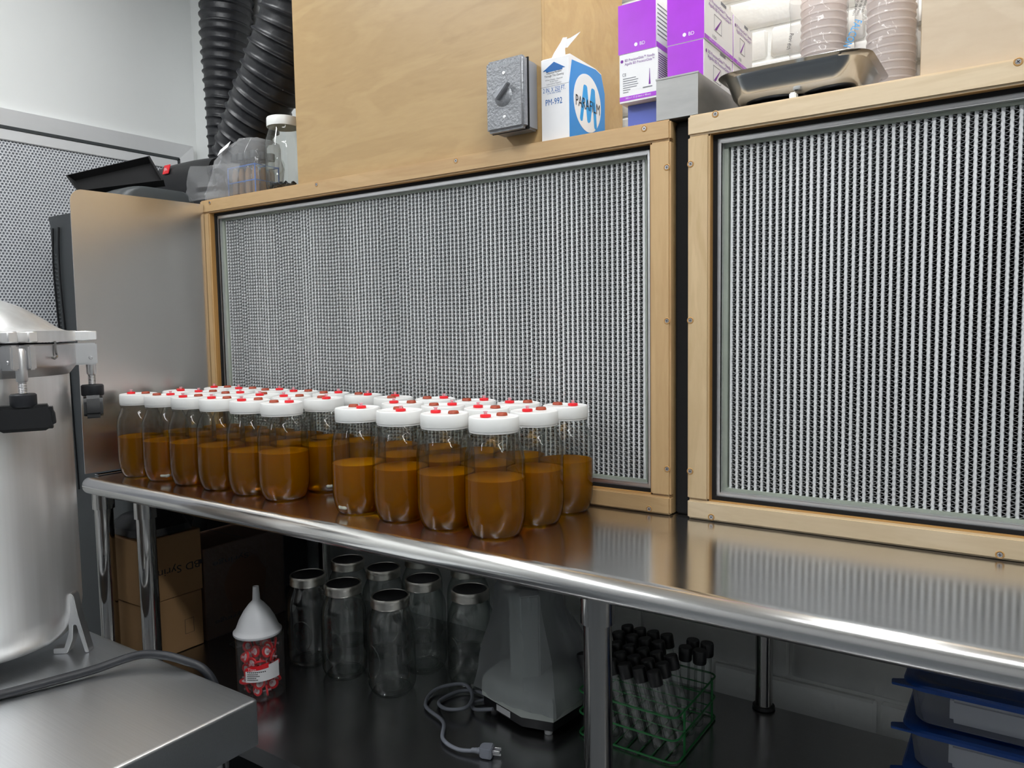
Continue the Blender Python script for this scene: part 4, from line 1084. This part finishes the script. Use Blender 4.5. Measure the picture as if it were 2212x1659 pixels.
# clear jar of red syringe filters with funnel on top
def filter_jar():
    jx, jy = -1.527, -0.255
    t = thing('filter_jar', 'clear plastic jar of red syringe filters on the undershelf', 'jar', (jx, jy, ZS))
    MB().lathe([(0, 0.001), (0.052, 0.001), (0.055, 0.004), (0.0555, 0.008), (0.0555, 0.130), (0.054, 0.134), (0.0545, 0.136)], 44, cap1=False).build('body', 'pet', t)
    MB().lathe([(0.0545, 0.132), (0.0562, 0.132), (0.0562, 0.148), (0.055, 0.150), (0, 0.150)], 44, cap0=False).build('lid', 'pet', t)
    # wrap-round label: white with a red upper edge
    def band(z0f, z1f, r, name, mat, a0, a1):
        V = []; F = []; n = 24
        for i in range(n + 1):
            a = a0 + (a1 - a0) * i / n; u = i / n
            V += [(r * math.cos(a), r * math.sin(a), z0f(u)), (r * math.cos(a), r * math.sin(a), z1f(u))]
        for i in range(n): F.append((2 * i, 2 * i + 2, 2 * i + 3, 2 * i + 1))
        MB().faces(V, F, True).build(name, mat, t)
    a0, a1 = math.radians(-75), math.radians(10)
    band(lambda u: 0.050 + 0.004 * u, lambda u: 0.083 + 0.010 * u, 0.0560, 'label', 'paper', a0, a1)
    band(lambda u: 0.0765 + 0.006 * u, lambda u: 0.0835 + 0.012 * u, 0.0562, 'label_edge', 'red', a0, a1 - 0.5)
    def curved(s, mat, a, z, wd, ht, bold=0.0):
        o = text('lettering', s, mat, t, (0, 0, 0), wd, ht, 'front', bold=bold)
        r = 0.0565
        for v in o.data.vertices:
            aa = a + v.co.x / r; v.co = Vector((r * math.cos(aa), r * math.sin(aa), z + v.co.y))
        o.rotation_euler = (0, 0, 0)
    curved('Titan', 'paper', math.radians(-58), 0.0822, 0.020, 0.0060, 0.02)
    m = MB()
    for k, (z, wd) in enumerate(((0.0740, 0.045), (0.0690, 0.026), (0.0645, 0.030), (0.0600, 0.022), (0.0555, 0.026))):
        aa = math.radians(-70)
        n = 10
        for i in range(n):
            x0 = wd * i / n; x1 = wd * (i + 0.7) / n
            b0, b1 = aa + x0 / 0.0564, aa + x1 / 0.0564
            m.faces([(0.0564 * math.cos(b), 0.0564 * math.sin(b), zz) for b, zz in ((b0, z), (b1, z), (b1, z + 0.0024), (b0, z + 0.0024))], [(0, 1, 2, 3)])
    m.build('small_print', 'ink', t)
    # funnel upside down on the lid
    fn = thing('funnel', 'white plastic funnel upside down on the jar of red filters', 'funnel', (jx - 0.004, jy - 0.002, ZS + 0.1503))
    MB().lathe([(0.0555, 0.0), (0.0565, 0.002), (0.0565, 0.006), (0.0530, 0.008), (0.0490, 0.016), (0.0420, 0.034), (0.0310, 0.054), (0.0180, 0.071), (0.0098, 0.079), (0.0090, 0.082), (0.0070, 0.113), (0.0060, 0.113), (0.0075, 0.082), (0.017, 0.069), (0.040, 0.034), (0.050, 0.008), (0.0555, 0.0)], 44, cap0=False, cap1=False).build('cone', 'funnel', fn)
    # syringe filters
    rm = MB(); rm.lathe([(0.0085, -0.0022), (0.0132, -0.0022), (0.0140, -0.0012), (0.0140, 0.0012), (0.0132, 0.0022), (0.0085, 0.0022), (0.0085, -0.0022)], 20, cap0=False, cap1=False); mr_ = rm.mesh('ring'); mr_.materials.append(M['red'])
    mm = MB(); mm.lathe([(0, -0.0010), (0.0086, -0.0010), (0.0086, 0.0010), (0, 0.0010)], 16); mm_ = mm.mesh('membrane'); mm_.materials.append(M['paper'])
    hm = MB(); hm.lathe([(0.0026, 0.001), (0.0026, 0.008), (0.0034, 0.0085), (0.0034, 0.010), (0, 0.010)], 10, cap0=False).lathe([(0, -0.009), (0.0016, -0.009), (0.0022, -0.001)], 10, cap1=False); hm_ = hm.mesh('luer_hub'); hm_.materials.append(M['luer'])
    random.seed(21); pts = []
    tries = 0
    while len(pts) < 46 and tries < 60000:
        tries += 1
        r = 0.0385 * math.sqrt(random.uniform(0.25, 1)); a = random.uniform(0, 2 * PI); z = random.uniform(0.016, 0.114)
        p = Vector((r * math.cos(a), r * math.sin(a), z))
        if all((p - q).length > 0.0205 for q, _ in pts): pts.append((p, None))
    for p, _ in pts:
        s = thing('syringe_filter', 'red-rimmed syringe filter inside the clear plastic jar', 'filter', (jx + p.x, jy + p.y, ZS + p.z), (random.uniform(0, PI), random.uniform(0, PI), random.uniform(0, PI)), 'syringe filters inside the jar')
        # tilt most discs so a flat side shows at the wall
        if random.random() < 0.6:
            ax = math.atan2(p.y, p.x) + random.uniform(-0.5, 0.5)
            s.rotation_euler = (0, PI / 2 + random.uniform(-0.4, 0.4), ax)
        obj('ring', mr_, None, s); obj('membrane', mm_, None, s); obj('luer_hub', hm_, None, s)
filter_jar()

# bench machine under a translucent cover, with its cord
def machine():
    t = thing('bench_machine', 'pale grey bench machine on a black base under the translucent cover', 'machine', (-0.93, 0.03, ZS))
    poly = [(-0.098, -0.062), (0.035, -0.100), (0.105, -0.082), (0.118, 0.020), (0.085, 0.10), (-0.07, 0.10), (-0.11, 0.03)]
    def inset(p, k): return [(x * k, y * k) for x, y in p]
    MB().prism(inset(poly, 0.97), 0.012, 0.034, axis='z', bev=0.001).build('base', 'black', t)
    MB().loft([[(x, y, 0.0345) for x, y in poly], [(x, y, 0.072) for x, y in poly], [(x, y, 0.085) for x, y in inset(poly, 0.93)], [(x, y, 0.100) for x, y in inset(poly, 0.60)]], smooth=False).build('housing', 'device', t)
    MB().prism([(-0.028, -0.050), (0.010, -0.062), (0.040, -0.030), (0.03, 0.05), (-0.03, 0.05)], 0.095, 0.283, axis='z', bev=0.003).build('column', 'device', t)
    for x, y in ((0.085, -0.070), (-0.075, -0.045), (0.06, 0.08), (-0.06, 0.08)):
        MB().lathe([(0.008, 0.0), (0.009, 0.002), (0.009, 0.012)], 14).build('foot', 'funnel', t, (x, y, 0))
    e1 = Vector((0.035, -0.100)) - Vector((-0.098, -0.062)); e1.normalize()
    c0 = Vector((-0.098, -0.062)) + e1 * 0.075
    MB().box(-0.024, 0.024, -0.0006, 0.0, -0.007, 0.007).build('rating_label', 'funnel', t, (c0.x * 0.97 + 0.0, c0.y * 0.97 - 0.0012, 0.024), (0, 0, math.atan2(e1.y, e1.x)))
    # translucent cover
    cv = thing('machine_cover', 'translucent plastic cover draped over the bench machine', 'cover', (-0.93, 0.03, ZS))
    rings = []
    for k, (z, s) in enumerate(((0.055, 1.10), (0.075, 1.09), (0.10, 1.05), (0.13, 1.0), (0.165, 0.90), (0.20, 0.76), (0.235, 0.64), (0.265, 0.60), (0.288, 0.62), (0.300, 0.55))):
        ring = []
        n = 56
        per = []
        for i in range(n):
            u = i / n * len(poly); a = int(u); f = u - a
            p = Vector(poly[a]).lerp(Vector(poly[(a + 1) % len(poly)]), f)
            an = math.atan2(p.y, p.x)
            dd = 0.012 * abs(noise.noise(Vector((p.x * 22, p.y * 22, z * 9)))) * (1.4 if k < 8 else 0.8)
            drop = 0.022 * noise.noise(Vector((p.x * 12, p.y * 12, 5))) if k == 0 else 0.0
            ring.append((p.x * s + math.cos(an) * dd - 0.012 * max(k - 4, 0) / 5, p.y * s + math.sin(an) * dd, max(z + drop, 0.036)))
        rings.append(ring)
    MB().loft(rings, cap0=False, cap1=True).build('film', 'cover', cv)
    # cord and plug
    cd = thing('power_cord', 'grey power cord with three-pin plug, curling out of the bench machine', 'power cord', (-1.0, -0.06, ZS))
    path = [(-0.982, -0.054, 0.022), (-1.03, -0.058, 0.010), (-1.055, -0.03, 0.007), (-1.04, 0.0, 0.007), (-1.075, 0.018, 0.007), (-1.118, -0.005, 0.007), (-1.125, -0.07, 0.007), (-1.075, -0.10, 0.016), (-1.04, -0.075, 0.02), (-1.07, -0.015, 0.016), (-1.12, 0.012, 0.018), (-1.168, -0.03, 0.009), (-1.14, -0.10, 0.007), (-1.06, -0.135, 0.007), (-1.015, -0.19, 0.007), (-0.965, -0.205, 0.007), (-0.93, -0.195, 0.009)]
    MB().tube(catmull([(x + 1.0, y + 0.06, z) for x, y, z in path], 10), 0.0042, 10).build('cord', 'cable', cd)
    pl = thing('plug_root', 'x', 'x'); bpy.data.objects.remove(pl)
    rz = math.radians(22)
    MB().lathe([(0.0048, 0), (0.0056, 0.004), (0.0050, 0.006), (0.0062, 0.009), (0.0055, 0.011), (0.0068, 0.014), (0.0065, 0.018)], 12).build('strain_relief', 'cable', cd, (0.066, -0.136, 0.010), (0, PI / 2, rz))
    px, py = 0.066 + 0.018 * math.cos(rz), -0.136 + 0.018 * math.sin(rz)
    p = MB().prism([(0, -0.008), (0.006, -0.013), (0.024, -0.0145), (0.027, -0.012), (0.027, 0.012), (0.024, 0.0145), (0.006, 0.013), (0, 0.008)], 0.0, 0.022, axis='z', bev=0.003).build('plug', 'cable', cd, (px, py, 0.0006), (0, 0, rz))
    for (yy, zz) in ((-0.0062, 0.014), (0.0062, 0.014)): MB().box(0.027, 0.043, yy - 0.0007, yy + 0.0007, zz - 0.003, zz + 0.003, 0.0005, 1).build('blade_pin', 'screw', p)
    MB().lathe([(0.0022, 0.027), (0.0022, 0.044), (0, 0.046)], 10).build('earth_pin', 'screw', p, (0, 0, 0.0055), (0, PI / 2, 0))
machine()

# green wire rack of capped test tubes
def tube_rack():
    x0, x1, y0, y1 = -0.790, -0.566, -0.012, 0.222
    t = thing('wire_rack', 'green wire test tube rack on the undershelf behind the counter leg', 'rack', (0, 0, ZS))
    m = MB()
    for z in (0.004, 0.050, 0.097):
        m.tube([(px, py, z) for px, py in rrect(x0, x1, y0, y1, 0.018, 5)], 0.0022, 8, closed=True)
    m.build('wire_loops', 'green', t)
    for px, py in ((x1 - 0.001, y0 + 0.045), (x1 - 0.001, y1 - 0.03), (x0, y0 + 0.045), (x0, y1 - 0.03)):
        MB().tube([(px, py, 0.001), (px, py, 0.10)], 0.0026, 8).build('upright', 'green', t)
    g = MB()
    for z in (0.050, 0.097):
        for k in range(1, 5): g.tube([(x0, y0 + 0.00375 + 0.0445 * k, z - 0.0015), (x1, y0 + 0.00375 + 0.0445 * k, z - 0.0015)], 0.0014, 6)
    for k in range(1, 8): g.tube([(x0 + (x1 - x0) * k / 8, y0, 0.0015), (x0 + (x1 - x0) * k / 8, y1, 0.0015)], 0.0013, 6)
    g.build('wire_grid', 'green', t)
    tm = MB(); tm.lathe([(0, 0.0), (0.006, 0.0015), (0.0098, 0.006), (0.0108, 0.012), (0.0108, 0.150)], 20, cap1=False)
    mt = tm.mesh('glass'); mt.materials.append(M['tube_glass'])
    cm = MB(); cm.lathe([(0.0112, 0.140), (0.0138, 0.141), (0.0145, 0.144), (0.0145, 0.167), (0.0134, 0.170), (0, 0.170)], 20, cap0=False)
    mc = cm.mesh('cap'); mc.materials.append(M['black'])
    random.seed(17)
    rows = 'front second third fourth back'.split()
    for j in range(5):
        for i in range(6):
            bx = x0 + 0.046 + i * 0.0325; by = y0 + 0.026 + j * 0.0445
            lean = -0.27 if j < 3 else (-0.16 if i < 4 else 0.02)
            lean += random.uniform(-0.004, 0.004)
            fwd = 0.0
            o = thing('test_tube', 'black-capped test tube, %s in the %s row of the green wire rack' % (ORD[i], rows[j]), 'test tube', (bx, by, ZS + 0.0075), (fwd, lean, 0), 'test tubes in the green wire rack')
            obj('glass', mt, None, o); obj('cap', mc, None, o)
tube_rack()

# stacked containers with blue lids
def containers():
    x0, x1, y0, y1 = -0.160, 0.16, -0.045, 0.15
    names = ('lowest', 'second lowest', 'second highest', 'topmost')
    for k in range(4):
        zb = ZS + k * 0.0742
        t = thing('food_container', 'clear container with blue lid, %s in the stack under the counter' % names[k], 'container', ((x0 + x1) / 2, (y0 + y1) / 2, zb), group='blue-lidded containers under the counter')
        hw, hd = (x1 - x0) / 2, (y1 - y0) / 2
        m = MB(); m.loft([[(x, y, z) for x, y in rrect(-hw + i, hw - i, -hd + i, hd - i, 0.02, 6)] for i, z in ((0.022, 0.0006), (0.016, 0.0012), (0.012, 0.007), (0.005, 0.0637), (0.004, 0.0642))], cap1=False)
        m.build('tub', 'frost', t)
        l = MB(); l.loft([[(x, y, z) for x, y in rrect(-hw - i, hw + i, -hd - i, hd + i, 0.034, 6)] for i, z in ((-0.006, 0.0643), (0.0, 0.0643), (0.004, 0.0607), (0.006, 0.0607), (0.006, 0.0667), (0.003, 0.0702), (-0.006, 0.0712), (-0.012, 0.0712), (-0.016, 0.0672), (-0.03, 0.0667))])
        l.prism([(-hw - 0.022, -hd + 0.01), (-hw - 0.02, -hd - 0.006), (-hw + 0.02, -hd - 0.006), (-hw + 0.004, -hd + 0.024)], 0.0622, 0.0662, axis='z', bev=0.001)
        l.build('lid', 'blue', t)
        if k in (2, 3):
            MB().box(-0.10, 0.08, -0.07, 0.03, 0.004, 0.046, 0.006).build('packet', 'paper', t)
    tag(MB().lathe([(0, 0.0), (0.03, 0.0), (0.036, 0.004), (0.052, 0.022), (0.064, 0.045), (0.066, 0.052), (0.064, 0.052), (0.050, 0.024), (0.034, 0.007), (0, 0.006)], 40).build('white_bowl', 'white_plastic', None, (0.045, 0.05, ZS + 3 * 0.0742 + 0.0674)), 'white bowl standing on the topmost blue container lid', 'bowl')
containers()

# ================================================================== steel side table with the pressure steriliser
TZ = 0.60
def side_table():
    t = thing('side_table', 'low stainless steel side table carrying the pressure steriliser', 'table', (-1.7, -0.9, 0))
    x0, x1, y0, y1 = -0.62, 0.535, -0.42, 0.367
    r = 0.006; rings = []
    prof = [(r * math.sin(a), -r + r * math.cos(a)) for a in [PI / 2 * k / 5 for k in range(6)]] + [(r, -0.086), (r - 0.0015, -0.086), (r - 0.0015, -0.008)]
    for o_, z in prof: rings.append([(px, py, TZ + z) for px, py in rrect(x0 + r - o_, x1 - r + o_, y0 + r - o_, y1 - r + o_, 0.008, 4)])
    MB().loft(rings).build('table_top', 'steel_table', t)
    for lx in (x0 + 0.05, x1 - 0.06):
        for ly in (y0 + 0.05, y1 - 0.05):
            MB().lathe([(0.02, 0.0), (0.02, TZ - 0.009)], 24).build('leg', 'tube', t, (lx, ly, 0))
    MB().box(x0 + 0.03, x1 - 0.04, y0 + 0.03, y1 - 0.03, 0.18, 0.20, 0.003).build('lower_shelf', 'steel_shelf', t)
side_table()
def steriliser():
    cx, cy_ = -1.821, -0.728
    t = thing('pressure_steriliser', 'large aluminium pressure steriliser with black wing nuts on the side table', 'steriliser', (cx, cy_, TZ))
    MB().lathe(spline_prof([(0.0, 0.024), (0.12, 0.024), (0.155, 0.030), (0.178, 0.050), (0.1885, 0.085), (0.190, 0.13), (0.190, 0.35), (0.190, 0.55), (0.190, 0.600)], 5), 72).build('body', 'spun', t)
    rg = MB(); rg.lathe([(0.1905, 0.590), (0.203, 0.606), (0.206, 0.612), (0.206, 0.652), (0.203, 0.655), (0.185, 0.655)], 72, cap0=False, cap1=False)
    A = [math.radians(3 + 60 * k) for k in range(6)]
    for a in A:
        mt = Matrix.Rotation(a, 4, 'Z')
        for s in (-1, 1): rg.box(0.196, 0.245, s * 0.016 - 0.007, s * 0.016 + 0.007, 0.607, 0.654, 0.003, 2, mat=mt)
    rg.build('body_ring', 'cast', t)
    ld = MB()
    ld.lathe(spline_prof([(0.205, 0.659), (0.207, 0.660), (0.207, 0.679), (0.205, 0.681), (0.188, 0.682), (0.170, 0.690), (0.140, 0.712), (0.100, 0.736), (0.055, 0.750), (0.0, 0.755)], 4), 72, cap0=True)
    for a in A:
        mt = Matrix.Rotation(a, 4, 'Z')
        for s in (-1, 1): ld.box(0.195, 0.246, s * 0.018 - 0.009, s * 0.018 + 0.009, 0.659, 0.680, 0.002, 1, mat=mt)
    lid = ld.build('lid', 'spun', t)
    for a in A:
        r = 0.232
        b = MB(); b.lathe([(0.009, 0.585), (0.010, 0.588), (0.010, 0.642), (0.007, 0.648)], 16)
        z = 0.585; prof = []
        for k in range(8): prof += [(0.0078, z), (0.0066, z - 0.0015)]; z -= 0.003
        b.lathe(prof + [(0.007, 0.54)], 14, cap0=False)
        bo = b.build('swing_bolt', 'cast', t, (r * math.cos(a), r * math.sin(a), 0), (0, 0, a))
        n = MB(); n.lathe([(0.021, 0.538), (0.0225, 0.540), (0.0225, 0.560), (0.020, 0.5625), (0, 0.5625)], 24).build('nut_hub', 'rubber', bo)
        w = MB(); w.prism([(-0.052, 0.498), (-0.050, 0.528), (-0.044, 0.541), (0.044, 0.541), (0.050, 0.528), (0.052, 0.498), (0.040, 0.491), (-0.040, 0.491)], -0.0185, 0.0185, axis='y', bev=0.006)
        w.build('wing', 'black', bo, (0, 0, 0), (0, 0, math.radians(60) if a < 0.5 else math.radians(90)))
        MB().lathe([(0, 0.002), (0.003, 0.0018), (0.004, 0)], 12).build('pivot_rivet', 'screw', bo, (0.0, -0.0235, 0.622), (PI / 2, 0, 0))
    # lifting hook, vent and gauge on the lid
    ha = math.radians(28)
    MB().tube(catmull([(0.208, 0.0, 0.660), (0.209, 0.0, 0.640), (0.210, 0.001, 0.630), (0.212, -0.008, 0.6255), (0.213, -0.017, 0.627)], 6), 0.0022, 8).build('wire_hook', 'tube', t, None, (0, 0, ha))
    MB().lathe([(0.016, 0.0), (0.016, 0.008), (0.012, 0.010), (0.012, 0.03), (0.0095, 0.034), (0.0095, 0.05), (0, 0.052)], 20).build('relief_valve', 'brass', lid, (0.075, -0.035, 0.739))
    MB().lathe([(0.010, 0.0), (0.010, 0.012), (0.015, 0.016), (0.015, 0.03), (0.006, 0.034), (0, 0.034)], 18).build('vent_cock', 'screw', lid, (0.150, -0.075, 0.693), (0.0, 0.75, -0.4))
    for a in (39, 159, 279):
        a = math.radians(a)
        f = MB()
        f.prism([(0.186, 0.125), (0.191, 0.130), (0.197, 0.124), (0.204, 0.080), (0.222, 0.0006), (0.214, 0.0006), (0.199, 0.062), (0.193, 0.062), (0.190, 0.030), (0.178, 0.0006), (0.150, 0.0006), (0.150, 0.012), (0.172, 0.012), (0.183, 0.045)], -0.013, 0.013, axis='y', bev=0.0015)
        f.build('bracket_foot', 'cast', t, (0, 0, 0), (0, 0, a))
steriliser()
tag(MB().tube(catmull([(-1.775, -0.916, 0.622), (-1.73, -0.955, 0.612), (-1.66, -0.945, 0.6095), (-1.595, -0.86, 0.6095), (-1.568, -0.790, 0.609), (-1.545, -0.720, 0.610), (-1.522, -0.650, 0.612), (-1.490, -0.578, 0.622), (-1.440, -0.550, 0.6235), (-1.395, -0.533, 0.6165), (-1.362, -0.514, 0.600), (-1.343, -0.501, 0.560), (-1.335, -0.496, 0.48), (-1.335, -0.494, 0.2), (-1.33, -0.47, 0.012), (-1.5, -0.44, 0.009)], 8), 0.0085, 12).build('black_cable', 'rubber'), 'thick black cable lying across the steel side table', 'cable')
